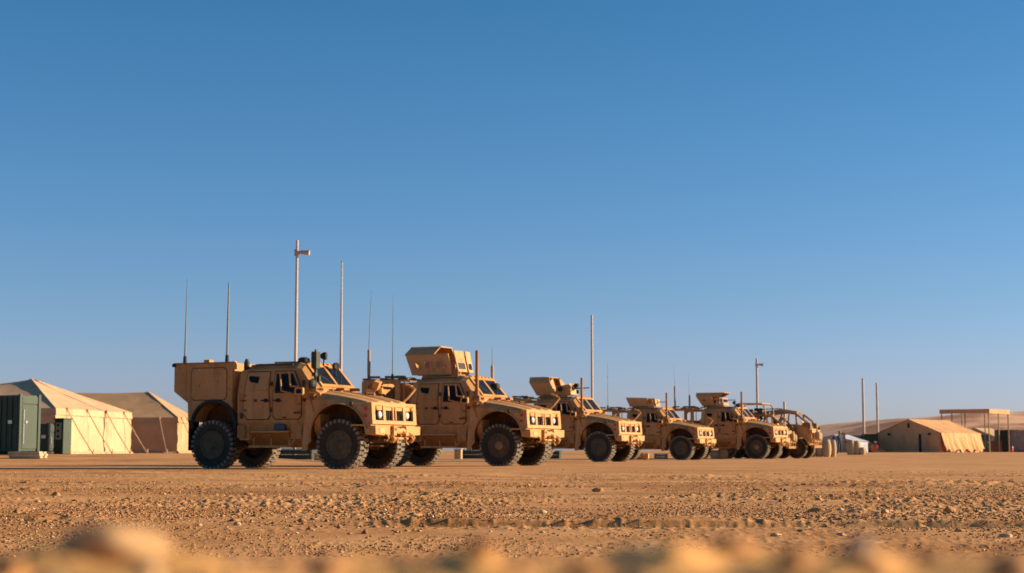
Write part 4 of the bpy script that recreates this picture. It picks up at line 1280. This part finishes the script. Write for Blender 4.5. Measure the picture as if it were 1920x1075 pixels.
# ------------------------------------------------------------------ tents
def wrinkle(seed, amp):
    def f(u, v):
        return amp * (mnoise.noise(Vector((u * 5 + seed, v * 4, seed * 1.7))) + .5 * mnoise.noise(Vector((u * 13, v * 9 + seed, 3.3))))
    return f

def hip_tent(loc, yaw, L, W, eave, peak, hip, label, mat, group, seed, sag=.05, ridge=.28):
    """origin at the near right corner of the footprint; +x points out of the right end, the long side runs to -x, the end wall to +y"""
    root = empty('tent', loc, yaw); tag(root, label, 'tent', group)
    A = Vector((0, 0, 0)); B = Vector((0, W, 0)); C = Vector((-L, W, 0)); D = Vector((-L, 0, 0))
    up = Vector((0, 0, eave))
    npk = 3
    P1 = Vector((-hip, W / 2, peak)); P2 = Vector((-L + hip, W / 2, peak))
    e = .0
    def roof_panel(q, nu, nv, sg, sd, rg):
        w = wrinkle(sd, .035)
        mb = MB()
        mb.sheet(q, nu, nv, lambda u, v: -sg * math.sin(math.pi * v) * (.35 + .65 * math.sin(math.pi * u)) + w(u, v) * math.sin(math.pi * v))
        mb.v = [(x_, y_, z_ - rg * math.sin(math.pi * ((k % (nu + 1)) / nu)) ** .7 * (k // (nu + 1)) / nv) for k, (x_, y_, z_) in enumerate(mb.v)]
        obj('roof_panel', mb.mesh('roof_panel', True), mat, root)
    roof_panel([A + up, B + up, P1, P1], 22, 12, sag, seed, 0)               # right end
    roof_panel([D + up, A + up, P1, P2], 34, 12, sag * .8, seed + 1, ridge)  # near long side
    roof_panel([B + up, C + up, P2, P1], 34, 12, sag * .8, seed + 2, ridge)
    roof_panel([C + up, D + up, P2, P2], 22, 12, sag, seed + 3, 0)
    for a_, b_ in ((A, P1 - up), (B, P1 - up), (D, P2 - up), (C, P2 - up)):   # taped hip seams
        one('hip_seam', mat, root, lambda m: m.path([a_ + up, (a_ + up).lerp(b_ + up, .5) - Vector((0, 0, sag * .25)), b_ + up], .035, 6))
    for k, q in enumerate(([A, B], [D, A], [B, C], [C, D])):
        a, b = q
        w = wrinkle(seed + 10 + k, .10)
        one('wall', mat, root, lambda m: m.sheet([a, b, b + up, a + up], 40, 10, lambda u, v: w(u * 3, v) * (1 - v * .6)), smooth=60)
        n = (b - a).cross(Vector((0, 0, 1))).normalized()
        w2 = wrinkle(seed + 20 + k, .05)
        one('valance', mat, root, lambda m: m.sheet([a + up + n * .05 - Vector((0, 0, .30)), b + up + n * .05 - Vector((0, 0, .30)), b + up + n * .02 + Vector((0, 0, .01)), a + up + n * .02 + Vector((0, 0, .01))], 50, 3,
            lambda u, v: w2(u * 5, v) * (1 - v)), smooth=60)
    # guy ropes with their stakes
    def rope(p, q):
        one('guy_rope', 'rope', root, lambda m: m.path([p, p.lerp(q, .5) - Vector((0, 0, .05)), q], .026, 6))
        one('tie', 'rope', root, lambda m: m.lathe([(0, -.10), (.07, -.04), (.07, .04), (0, .10)], 8, p, 'Z'))
        one('stake', 'wood', root, lambda m: m.tube(q - Vector((0, 0, .1)), q + Vector((.03, 0, .22)), .03, n=6))
    for k in range(4):
        t = (k + .5) / 4
        p = A.lerp(B, t) + up
        rope(p + Vector((.05, 0, -.02)), p + Vector((1.0, .95, -eave + .02)))
    nl = int(L / 2.2)
    for k in range(nl):
        t = (k + .5) / nl
        p = A.lerp(D, t) + up
        rope(p + Vector((0, -.05, -.02)), p + Vector((.7, -1.25, -eave + .02)))
    # ground skirt
    def skirt(m):
        r = random.Random(seed)
        for a, b in ((A, B), (A, D)):
            n = (b - a).cross(Vector((0, 0, 1))).normalized()
            if (a, b) == (A, D): n = -n
            N = 60; pts = []
            for i in range(N + 1):
                p = a.lerp(b, i / N)
                pts.append((p + n * -.05, p + n * (.10 + .16 * r.random()), .10 + .08 * r.random()))
            vs_ = []
            for p, q, h in pts: vs_ += [p + Vector((0, 0, h)), p.lerp(q, .6) + Vector((0, 0, h * .7)), q + Vector((0, 0, -.02))]
            m.add(vs_, [(i * 3 + k, (i + 1) * 3 + k, (i + 1) * 3 + k + 1, i * 3 + k + 1) for i in range(N) for k in (0, 1)])
    one('ground_skirt', mat, root, skirt, smooth=60)
    return root

z1 = gz(-21.4, 75)
hip_tent((-21.2, 74.5, z1), R(-7), 13.0, 9.9, 2.12, 3.72, 3.4, 'big tan tent at far left, its sunlit end wall hung with guy ropes', 'canvas', 'hipped tan tents', 3)
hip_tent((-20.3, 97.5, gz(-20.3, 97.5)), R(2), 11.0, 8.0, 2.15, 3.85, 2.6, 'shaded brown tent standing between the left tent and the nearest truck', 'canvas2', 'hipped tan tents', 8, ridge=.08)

def gable_tent(loc, axis, W, L, eave, peak, label, mat, seed, skirts=True):
    """origin at the near right corner; gable runs towards -x local, tent runs along +y local"""
    root = empty('gable_tent', loc, axis); tag(root, label, 'tent')
    w = wrinkle(seed, .04)
    def gable(y):
        def fn(m):
            n = 24; nv = 8; vs_ = []
            for j in range(nv + 1):
                for i in range(n + 1):
                    x = -W * i / n
                    top = eave + (peak - eave) * (1 - abs(i / n * 2 - 1))
                    z = top * j / nv
                    vs_.append((x, y + w(i / n * 3, j / nv) * 1.0, z))
            m.add(vs_, [(j * (n + 1) + i, j * (n + 1) + i + 1, (j + 1) * (n + 1) + i + 1, (j + 1) * (n + 1) + i) for j in range(nv) for i in range(n)])
        return fn
    one('gable_wall', mat, root, gable(0), smooth=60)
    one('gable_wall', mat, root, gable(L), smooth=60)
    for s, x in ((1, 0), (-1, -W)):
        q = [(x + s * .12, -.10, eave), (x + s * .12, L + .1, eave), (-W / 2, L + .1, peak + .02), (-W / 2, -.10, peak + .02)]
        if s < 0: q = [q[1], q[0], q[3], q[2]]
        ww = wrinkle(seed + s + 4, .05)
        one('roof_panel', mat, root, lambda m: m.sheet(q, 24, 10, lambda u, v: -.08 * math.sin(math.pi * v) * abs(math.sin(math.pi * 4 * u)) + ww(u * 2, v) * math.sin(math.pi * v)), smooth=60)
        def side(m):
            n = 120; nv = 8; vs_ = []
            r = random.Random(seed)
            for j in range(nv + 1):
                for i in range(n + 1):
                    u, v = i / n, j / nv
                    sc = abs(math.sin(math.pi * 4.5 * u + .6))
                    out = (.12 + .55 * (1 - v) ** 1.3 * (.75 + .25 * (1 - sc))) if skirts else 0
                    hem = (.32 * sc ** 2 + .08 * math.sin(u * 40)) if skirts else 0
                    z = max(0, hem) * (1 - v) + eave * v
                    fold = (.07 * math.sin(u * 61 + 2.5 * math.sin(u * 9)) + .05 * math.sin(u * 23 + 1.3)) * (1 - v) ** .7
                    vs_.append((x + s * (out + fold + ww(u * 6, v * 2) * .6), -.1 + u * (L + .2), z))
            m.add(vs_, [(j * (n + 1) + i, j * (n + 1) + i + 1, (j + 1) * (n + 1) + i + 1, (j + 1) * (n + 1) + i) for j in range(nv) for i in range(n)])
        one('side_wall', mat, root, side, smooth=60)
        def liner(m): m.sheet([(x - s * .05, 0, 0), (x - s * .05, L, 0), (x - s * .05, L, eave), (x - s * .05, 0, eave)], 4, 2)
        one('inner_wall', mat, root, liner)
        for k in range(5):
            yk = L * (k + .25) / 5 + .3
            one('guy_rope', 'rope', root, lambda m: m.tube((x + s * .12, yk, eave), (x + s * 1.5, yk + .6, .02), .012, n=6))
    one('door_flap', 'canvas2', root, lambda m: m.sheet([(-W * .30, -.07, .02), (-W * .20, -.07, .02), (-W * .20, -.07, 1.75), (-W * .30, -.07, 1.75)], 6, 6, lambda u, v: .02 * math.sin(u * 12)), smooth=60)
    one('door_gap', 'black', root, lambda m: m.bb(-W * .34, -W * .305, -.09, -.05, .02, 1.7))
    for u in (.17, .82):
        one('vent', 'black', root, lambda m: m.bb(-W * u - .14, -W * u + .14, -.10, -.05, eave * .89, eave))
    one('gable_vent', 'black', root, lambda m: m.bb(-W * .5 - .09, -W * .5 + .09, -.10, -.05, peak * .74, peak * .88))
    return root
def at(px, d):
    return px / 3000 * d, d
gx, gy = at(800, 150)
gable_tent((gx, gy, gz(gx, gy)), R(-37), 6.2, 9.8, 1.82, 3.12, 'gabled tan tent at right, its long side sunlit, gable in shade', 'canvas3', 21)

# far white tarpaulin shelter
x, y = at(638, 140)
gable_tent((x, y, gz(x, y)), R(-30), 3.6, 4.0, .95, 1.55, 'small whitish tarpaulin tent right of the parked vehicles', 'white_tarp', 33, skirts=False)
x, y = at(905, 215)
gable_tent((x, y, gz(x, y)), R(-37), 6.0, 6.0, 1.9, 3.2, 'pale tent beneath the tall flat canopy, mostly hidden', 'pale_canvas', 44, skirts=False)

# ------------------------------------------------------------------ canopy
def canopy():
    x, y = at(892, 170)
    root = empty('shade_canopy', (x, y, gz(x, y)), R(-37)); tag(root, 'tall flat shade canopy on thin posts behind the gabled tent', 'canopy')
    W, L, H = 5.4, 6.0, 4.45
    one('roof_sheet', 'canvas3', root, lambda m: (m.bb(-W, 0, 0, L, H, H + .10), m.bb(-W - .06, .06, -.06, 0, H - .34, H + .12), m.bb(.0, .06, 0, L, H - .34, H + .12)))
    for k in range(5):
        one('purlin', 'rust', root, lambda m: m.bb(-W, 0, L * (k + .5) / 5 - .05, L * (k + .5) / 5 + .05, H - .14, H - .01))
    for i in range(3):
        for j in range(3):
            if i == 1 and j == 1: continue
            one('post', 'pale_canvas', root, lambda m: m.tube((-W * i / 2 - (.1 if i == 0 else -.1 if i == 2 else 0), L * j / 2 + (.1 if j == 0 else -.1 if j == 2 else 0), 0), (-W * i / 2 - (.1 if i == 0 else -.1 if i == 2 else 0), L * j / 2 + (.1 if j == 0 else -.1 if j == 2 else 0), H), .075, n=8))
canopy()

# ------------------------------------------------------------------ containers, cabinets, crates
def cabinet(name, loc, yaw, W, D, H, mat, label, cat, doors=1, base=.15, roof=True, group=None, facemat=None):
    """origin: near right bottom corner; W along -x (front, facing -y), D along +y (right end faces +x)"""
    root = empty(name, loc, yaw); tag(root, label, cat, group)
    one('shell', mat, root, lambda m: m.bb(-W, 0, 0, D, base, H), bevel=.02)
    one('skid', 'black', root, lambda m: (m.bb(-W + .1, -.1, .1, .3, 0, base), m.bb(-W + .1, -.1, D - .3, D - .1, 0, base)))
    for cx in (0, -W):
        for cy in (0, D):
            one('corner_post', mat, root, lambda m: m.box((cx, cy, (H + base) / 2), (.12, .12, H - base + .06)))
    # right end door(s)
    for k in range(doors):
        y0 = D * k / doors + .10; y1 = D * (k + 1) / doors - .10
        d = one('door', facemat or mat, root, lambda m: m.bb(.0, .035, y0, y1, base + .10, H - .42), bevel=.01)
        one('latch', 'grey', d, lambda m: (m.tube((.05, (y0 + y1) / 2 - .22, base + (H - base) * .52), (.10, (y0 + y1) / 2 - .22, base + (H - base) * .52), .06, n=10), m.bb(.036, .06, y0 + .06, y0 + .10, base + .3, H - .6)))
    one('header_panel', facemat or mat, root, lambda m: m.bb(.0, .04, .1, D - .1, H - .36, H - .06))
    n = int(W / .3)
    for k in range(n):
        xk = -W * (k + .5) / n
        one('rib', mat, root, lambda m: m.bb(xk - .05, xk + .05, -.035, 0, base + .1, H - .1))
    one('name_plate', 'white', root, lambda m: m.box((-W * .16, -.045, base + (H - base) * .52), (.22, .02, .14)))
    return root

x, y = at(-920, 66)
cabinet('shelter_container', (x, y, gz(x, y)), R(-30), 3.2, 1.02, 2.46, 'green', 'tall green equipment shelter at the left edge of the picture', 'container', doors=1)
x, y = at(-866, 72)
cabinet('generator_box', (x, y, gz(x, y)), R(-18), 1.3, .5, 1.36, 'dkgreen', 'dark low generator box between the green shelter and the panel cabinet', 'generator', doors=1)
def power_panel():
    x, y = at(-838, 68.5)
    root = empty('power_cabinet', (x, y, gz(x, y)), R(-28)); tag(root, 'narrow green power cabinet with grey socket panel before the left tent', 'power cabinet')
    one('shell', 'green', root, lambda m: m.bb(-.5, 0, 0, .5, 0, 1.48), bevel=.015)
    one('lid', 'green', root, lambda m: m.bb(-.54, .04, -.04, .54, 1.48, 1.53))
    p = one('socket_panel', 'grey', root, lambda m: m.bb(-.40, -.10, -.03, 0, .62, 1.34))
    for k in range(3):
        one('socket', 'black', p, lambda m: m.tube((-.25, -.03, .75 + k * .24), (-.25, -.07, .75 + k * .24), .06, n=10))
power_panel()
def mats(px, d, n, w, label, yaw=0, mat='wood', name='plank_stack'):
    x, y = at(px, d)
    root = empty(name, (x, y, gz(x, y)), yaw); tag(root, label, 'plank stack')
    r = random.Random(2)
    for k in range(n):
        for j in range(3):
            one('plank', mat, root, lambda m: m.box((r.uniform(-.05, .05), j * .22 - .22, .05 + k * .085), (w, .2, .075), (0, r.uniform(-.01, .01), r.uniform(-.04, .04))))
mats(-904, 62.5, 3, 1.3, 'pale stack of planks lying in front of the green shelter', R(-8))

# right-hand camp things
x, y = at(660, 152)
cabinet('storage_container', (x, y, gz(x, y)), R(-6), 2.6, 2.4, 1.62, 'greybox', 'drab grey-brown container, left one of the low pair before the hills', 'container', doors=1, group='low storage containers')
x, y = at(682, 149)
cabinet('storage_container', (x, y, gz(x, y)), R(-6), 1.15, 2.2, 1.70, 'green', 'low green container touching the gabled tent', 'container', doors=1, group='low storage containers')
x, y = at(944, 176)
cabinet('storage_container', (x, y, gz(x, y)), R(-10), 2.1, 2.4, 2.42, 'dkgreen', 'dark container with a rust-brown end standing under the canopy edge', 'container', doors=1, facemat='rust', group='low storage containers')
x, y = at(985, 172)
cabinet('storage_container', (x, y, gz(x, y)), R(-4), 2.5, 2.4, 2.35, 'greybox', 'dusty grey container cut off by the right edge of the picture', 'container', doors=2, group='low storage containers')
x, y = at(893, 186)
cabinet('generator_box', (x, y, gz(x, y)), R(-12), 1.5, 1.4, 2.0, 'teal', 'teal generator between the gabled tent and the rusty container', 'generator', doors=1)

def drum(px, d, r, h, label, name='fuel_drum'):
    x, y = at(px, d)
    root = empty(name, (x, y, gz(x, y))); tag(root, label, 'drum', 'small red drums')
    one('barrel', 'red', root, lambda m: m.lathe([(r * .95, 0), (r, .02), (r, h * .32), (r * 1.04, h * .34), (r, h * .36), (r, h * .64), (r * 1.04, h * .66), (r, h * .68), (r, h - .02), (r * .95, h)], 20, axis='Z'), smooth=35)
    one('cap', 'black', root, lambda m: m.tube((r * .4, 0, h), (r * .4, 0, h + .08), r * .2, n=10))
x, y = at(676, 146)
root = empty('water_trailer_tank', (x, y, gz(x, y))); tag(root, 'round red drum lying on a stand against the green container', 'drum', 'small red drums')
one('barrel', 'red', root, lambda m: m.lathe([(.24, -.4), (.27, -.38), (.27, .38), (.24, .4)], 18, (0, 0, .50), 'Y'), smooth=35)
one('stand', 'dusty', root, lambda m: (m.bb(-.25, .25, -.35, -.28, 0, .26), m.bb(-.25, .25, .28, .35, 0, .26)))
root.name = 'fuel_drum'
drum(932, 168, .17, .62, 'upright red drum in front of the rusty-ended container', name='fuel_drum')

def sack_pile(px, d, yaw, spots, mat, label, name='sack_pile'):
    x, y = at(px, d)
    root = empty(name, (x, y, gz(x, y)), yaw); tag(root, label, 'sacks', 'pale supply sacks')
    for k, (sx, sy, r, h) in enumerate(spots):
        w = wrinkle(k + px, .05)
        def fn(m):
            rings = []
            n = 16
            for j in range(9):
                v = j / 8
                rr = r * (.80 + .30 * math.sin(math.pi * min(1, v * 1.02)) ** .6 - (.5 * max(0, v - .8)))
                rings.append([(sx + rr * math.cos(2 * math.pi * i / n) * (1 + w(i / n * 2, v)), sy + rr * math.sin(2 * math.pi * i / n) * (1 + w(i / n * 2 + 5, v)), h * v) for i in range(n)])
            m.loft(rings)
        one('sack', mat, root, fn, smooth=50)
sack_pile(580, 112, 0, [(-.75, 0, .24, 1.05), (-.25, .1, .27, 1.12), (.25, -.05, .30, 1.2), (.72, .1, .22, 1.16)], 'pale_canvas', 'pale upright sacks right beside the rightmost parked vehicle')
sack_pile(632, 122, 0, [(0, 0, .30, 1.12), (.45, .1, .32, 1.06), (.85, -.1, .22, .55)], 'pale_canvas', 'pale sacks beside the whitish tarpaulin tent')
sack_pile(385, 92, 0, [(-.2, 0, .26, .50), (.25, .05, .28, .58)], 'wood', 'small tan bundles between the fourth and fifth trucks')
def bundle(px, d, L, r, label, mat='pale_canvas'):
    x, y = at(px, d)
    root = empty('rolled_canvas', (x, y, gz(x, y)), R(-15)); tag(root, label, 'canvas roll')
    w = wrinkle(px, .1)
    one('roll', mat, root, lambda m: m.loft([[(-L / 2 + L * j / 12, r * math.cos(2 * math.pi * i / 14) * (1 + w(i / 7, j / 12)) * (.8 + .3 * math.sin(j)), r * .95 + r * math.sin(2 * math.pi * i / 14) * (1 + w(i / 7 + 4, j / 12)) * (.9 + .1 * math.sin(j * 2))) for i in range(14)] for j in range(13)]), smooth=60)
    for k in (-.3, .3):
        one('strap', 'rope', root, lambda m: m.lathe([(r * 1.12, -.03), (r * 1.15, 0), (r * 1.12, .03)], 14, (L * k, 0, r * .95), 'X'))
bundle(232, 88, 1.35, .20, 'sunlit roll of pale canvas between the third and fourth trucks')
def crate(px, d, w, h, dd, mat, label, yaw=R(-10), name='supply_crate', group='supply crates on the ground'):
    x, y = at(px, d)
    root = empty(name, (x, y, gz(x, y)), yaw); tag(root, label, 'crate', group)
    n = max(2, int(h / .18))
    for k in range(n):
        z0 = h * k / n; z1_ = h * (k + 1) / n - .015
        one('plank', mat, root, lambda m: (m.bb(-w / 2, w / 2, -dd / 2, dd / 2, z0, z1_)))
    for sx in (-1, 1):
        one('batten', mat, root, lambda m: m.bb(sx * (w / 2 - .08) - .04, sx * (w / 2 - .08) + .04, -dd / 2 - .03, -dd / 2, 0, h))
    one('lid', mat, root, lambda m: m.bb(-w / 2 - .03, w / 2 + .03, -dd / 2 - .04, dd / 2 + .03, h, h + .04))
crate(278, 93, .75, .28, .6, 'greybox', 'flat greyish crate behind the front wheel of the fourth truck')
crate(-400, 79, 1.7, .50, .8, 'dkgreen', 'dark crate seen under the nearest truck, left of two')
crate(-358, 78, .45, .30, .45, 'pale_canvas', 'small pale crate seen under the nearest truck, right of two')
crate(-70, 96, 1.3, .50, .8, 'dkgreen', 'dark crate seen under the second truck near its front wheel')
crate(-100, 94, .4, .55, .4, 'pale_canvas', 'small pale box seen under the second truck')
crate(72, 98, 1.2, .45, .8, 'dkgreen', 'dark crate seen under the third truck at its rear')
crate(600, 126, .6, .3, .5, 'red', 'low red crate in front of the whitish tarpaulin tent')

crate(902, 176, 1.3, 1.2, 1.0, 'rust', 'rust-brown crate standing under the flat canopy')
crate(912, 182, .8, 1.7, .8, 'pale_canvas', 'tall pale crate under the flat canopy')
crate(868, 182, 1.5, .9, 1.0, 'dkgreen', 'dark green crate behind the corner of the gabled tent')
# someone standing by the white tarpaulin tent
def person(px, d):
    x, y = at(px, d)
    root = empty('person', (x, y, gz(x, y)), R(20)); tag(root, 'person in dark clothing standing by the whitish tarpaulin tent', 'person')
    def body(me_name='body'):
        J = [(0, 0, .95), (0, 0, 1.15), (0, 0, 1.38), (0, 0, 1.50), (0, .01, 1.60), (0, .02, 1.70), (.20, 0, 1.42), (.27, .02, 1.16), (.25, -.10, .92), (-.20, 0, 1.42), (-.28, .02, 1.16), (-.22, -.12, .95),
             (.10, 0, .90), (.11, .0, .50), (.12, .03, .08), (.12, -.12, .04), (-.10, 0, .90), (-.12, .0, .50), (-.13, .03, .08), (-.13, -.12, .04)]
        E = [(0, 1), (1, 2), (2, 3), (3, 4), (4, 5), (2, 6), (6, 7), (7, 8), (2, 9), (9, 10), (10, 11), (0, 12), (12, 13), (13, 14), (14, 15), (0, 16), (16, 17), (17, 18), (18, 19)]
        rad = [.17, .16, .18, .065, .10, .085, .075, .055, .04, .075, .055, .04, .10, .075, .05, .04, .10, .075, .05, .04]
        me = bpy.data.meshes.new(me_name); me.from_pydata(J, E, []); me.update()
        o = obj('body', me, 'blue', root)
        sk = o.modifiers.new('skin', 'SKIN'); o.modifiers.new('sub', 'SUBSURF').levels = 2
        o.modifiers['sub'].render_levels = 2
        for v, r_ in zip(me.skin_vertices[0].data, rad): v.radius = (r_, r_ * .8)
        me.skin_vertices[0].data[0].use_root = True
        return o
    body()
    one('cap', 'tan_dark', root, lambda m: m.lathe([(.125, 1.66), (.13, 1.72), (.10, 1.79), (0, 1.81)], 14, (0, .02, 0), 'Z'), smooth=60)
person(612, 134)

# ------------------------------------------------------------------ stones and gravel
_ico = None
def ico(sub=1):
    import bmesh
    bm = bmesh.new(); bmesh.ops.create_icosphere(bm, subdivisions=sub, radius=1.0)
    v = np.array([p.co[:] for p in bm.verts]); f = np.array([[q.index for q in p.verts] for p in bm.faces]); bm.free()
    return v, f

def gravel():
    rg = np.random.default_rng(5)
    v = np.array([(1, 0, 0), (-1, 0, 0), (0, 1, 0), (0, -1, 0), (0, 0, 1), (0, 0, -1)], float)
    f = np.array([(0, 2, 4), (2, 1, 4), (1, 3, 4), (3, 0, 4), (2, 0, 5), (1, 2, 5), (3, 1, 5), (0, 3, 5)])
    P = []
    def scatter(n, y0, y1, smin, smax, power, dens_seed, thr):
        y = rg.uniform(y0, y1, n * 5)
        x = rg.uniform(-1, 1, n * 5) * (y * .40 + 1.2)
        k = 1.3 * vnoise(x, y * .6, 2.2, dens_seed) + .8 * vnoise(x, y, .6, dens_seed + 1)
        keep = k + rg.uniform(-.5, .5, len(x)) > thr
        # more stones per metre near the camera so that the look stays even
        x, y = x[keep][:n], y[keep][:n]
        s = smin + (smax - smin) * rg.random(len(x)) ** power
        P.append(np.stack([x, y, s], 1))
    scatter(32000, 7.4, 14, .002, .011, 3.0, 60, .20)
    scatter(64000, 10.5, 24, .0028, .014, 2.6, 63, .05)
    scatter(7000, 20, 40, .004, .018, 3.2, 66, .4)
    scatter(900, 9.5, 24, .011, .030, 2.6, 69, .4)
    scatter(700, .45, 1.6, .002, .010, 3.0, 72, -.2)
    P = np.concatenate(P)
    n = len(P)
    vv = v[None] * (1 + .9 * (rg.random((n, len(v), 1)) - .5)) + .35 * (rg.random((n, len(v), 3)) - .5)
    sc = rg.uniform(.6, 1.35, (n, 1, 3)) * np.array([1.2, 1.1, .62])
    vv = vv * sc * P[:, None, 2:3]
    a = rg.uniform(0, 2 * np.pi, n)
    c, s = np.cos(a)[:, None], np.sin(a)[:, None]
    X = vv[:, :, 0] * c - vv[:, :, 1] * s; Y = vv[:, :, 0] * s + vv[:, :, 1] * c
    Z = vv[:, :, 2]
    gh = ground_h(P[:, 0], P[:, 1])
    co = np.stack([X + P[:, 0:1], Y + P[:, 1:2], Z + (gh + P[:, 2] * .22)[:, None]], -1).reshape(-1, 3)
    ff = (f[None] + (np.arange(n) * len(v))[:, None, None]).reshape(-1, 3)
    me = bpy.data.meshes.new('gravel')
    me.vertices.add(len(co)); me.vertices.foreach_set('co', co.ravel().astype(np.float32))
    nf = len(ff)
    me.loops.add(nf * 3); me.polygons.add(nf)
    me.loops.foreach_set('vertex_index', ff.ravel().astype(np.int32))
    me.polygons.foreach_set('loop_start', np.arange(0, nf * 3, 3, dtype=np.int32))
    me.update(); me.validate()
    o = obj('gravel', me, 'pebble')
    tag(o, 'loose pebbles and grit scattered over the sand', 'gravel', kind='stuff')
    print('pebbles', n)
gravel()

def stone(x, y, size, mat, label, seed, group=None, sink=.3, name='stone', cat='stone'):
    v, f = ico(3)
    mb = MB()
    out = []
    for p in v:
        q = Vector(p)
        d = 1 + .28 * mnoise.noise(q * 1.1 + Vector((seed * 3.1, seed, 0))) + .16 * mnoise.noise(q * 2.7 + Vector((seed, 0, seed))) + .06 * mnoise.noise(q * 6 + Vector((0, seed, 0)))
        # flattened facets
        for k in range(5):
            n = Vector((math.sin(seed * 7 + k * 2.1), math.cos(seed * 5 + k * 1.7), math.sin(seed + k * 3.3))).normalized()
            t = q.dot(n) * d
            if t > .72: d *= .72 / t if t > 0 else 1
        q = q * d
        out.append((q.x * size[0], q.y * size[1], q.z * size[2]))
    mb.add(out, [tuple(t) for t in f])
    o = obj(name, mb.mesh(name, 50), mat, None, (x, y, gz(x, y) + size[2] * (1 - sink) - size[2] * .35))
    tag(o, label, cat, group)
    return o

def st(px, py, size, mat, label, seed, dist=None, **kw):
    d = dist or CAM_H * 3000 / (py - 845)
    stone(px_to_x(px, d), d, size, mat, label, seed, **kw)
def px_to_x(px, d): return (px - 960) / 3000 * d

G = 'loose stones on the sand'
st(1773, 963, (.05, .045, .04), 'stone_brown', 'blocky brown stone alone on the gravel at right', 1.3, group=G)
st(1570, 957, (.03, .03, .02), 'stone_pale', 'pale stone beside a brown clod, right of the middle', 2.1, group=G)
st(1525, 960, (.075, .05, .028), 'stone_brown', 'long brown clod left of the pale stone at right', 3.3, group=G)
st(1653, 966, (.03, .03, .018), 'stone_pale', 'flat pale stone between the clod and the blocky stone', 4.7, group=G)
st(1018, 961, (.034, .03, .022), 'stone_pale', 'largest pale stone in the centre of the gravel', 5.2, group=G)
st(1572, 1003, (.030, .025, .016), 'stone_pale', 'rounded pale stone in soft sand below the dark ledge', 6.6, group=G)
st(1450, 1004, (.034, .025, .014), 'stone_pale', 'flat pale stone left of the rounded one below the ledge', 7.9, group=G)
st(1790, 996, (.036, .03, .018), 'stone_brown', 'brown stone below the ledge near the right edge', 8.4, group=G)
st(1875, 1006, (.04, .03, .017), 'stone_pale', 'pale stone in soft sand at the right edge', 9.5, group=G)
st(450, 982, (.028, .025, .02), 'stone_pale', 'pale stone on the gravel beyond the big foreground stone', 10.1, group=G)
st(780, 977, (.028, .024, .017), 'stone_pale', 'small white stone left of the dark ledge', 11.2, group=G)
st(1120, 921, (.075, .05, .035), 'stone_brown', 'brown clod far out on the gravel, below the third truck', 12.5, group=G)
st(112, 929, (.05, .04, .03), 'stone_brown', 'brown clod far left, beyond the big foreground stone', 13.1, group=G)
st(470, 925, (.05, .05, .022), 'stone_brown', 'dark clod below the rear wheel of the nearest truck', 14.4, group=G)
st(1415, 920, (.065, .04, .026), 'stone_brown', 'brown clod below the fifth truck', 15.7, group=G)
st(1795, 940, (.05, .04, .02), 'stone_grey', 'flat grey stone upslope of the blocky brown stone', 16.3, group=G)

F = 'out-of-focus stones right before the camera'
def fs(px, d, size, mat, label, seed, **kw):
    stone(px_to_x(px, d), d, size, mat, label, seed, group=F, **kw)
fs(222, .80, (.031, .024, .0150), 'stone_tan', 'biggest blurred stone, tan and rounded, in the lower left foreground', 21.1, sink=.1)
fs(290, .72, (.006, .006, .005), 'stone_pale', 'small whitish blurred stone right of the biggest one', 22.2)
fs(440, .80, (.006, .006, .004), 'stone_pale', 'pale blurred stone between the biggest one and the middle', 23.3)
fs(110, .66, (.008, .008, .006), 'stone_pale', 'pale blurred stone at the very bottom left', 24.4)
fs(620, .76, (.012, .012, .006), 'stone_brown', 'brown blurred clod left of the bottom centre', 25.5)
fs(960, .68, (.012, .010, .006), 'stone_brown', 'brown blurred clod at the bottom centre', 26.6)
fs(1605, .72, (.006, .006, .005), 'stone_grey', 'dark blurred stone at the bottom right beside a pale one', 27.7)
fs(1635, .71, (.005, .005, .0045), 'stone_pale', 'pale blurred stone at the bottom right beside a dark one', 28.8)
fs(1895, .68, (.010, .010, .0055), 'stone_brown', 'brown blurred clod at the bottom right corner', 29.9)
for k_, (px_, d_, r_, lb_) in enumerate(((30, .74, .008, 'brown blurred clod at the bottom left edge'), (370, .70, .007, 'small brown blurred clod right of the biggest foreground stone'), (540, .84, .007, 'brown blurred clod along the lip, left of the middle'), (760, .74, .008, 'small brown blurred clod just left of the bottom centre'),
        (1090, .72, .008, 'small brown blurred clod just right of the bottom centre'), (1370, .82, .009, 'brown blurred clod along the lip, right of the middle'), (1480, .70, .007, 'small brown blurred clod left of the dark stone at bottom right'), (1740, .80, .009, 'brown blurred clod along the lip at the right'))):
    fs(px_, d_, (r_ * 1.2, r_, r_ * .75), 'stone_brown', lb_, 40.3 + k_ * 1.7)
fs(1210, .78, (.010, .010, .005), 'stone_pale', 'faint pale blurred stone right of the bottom centre', 30.3)
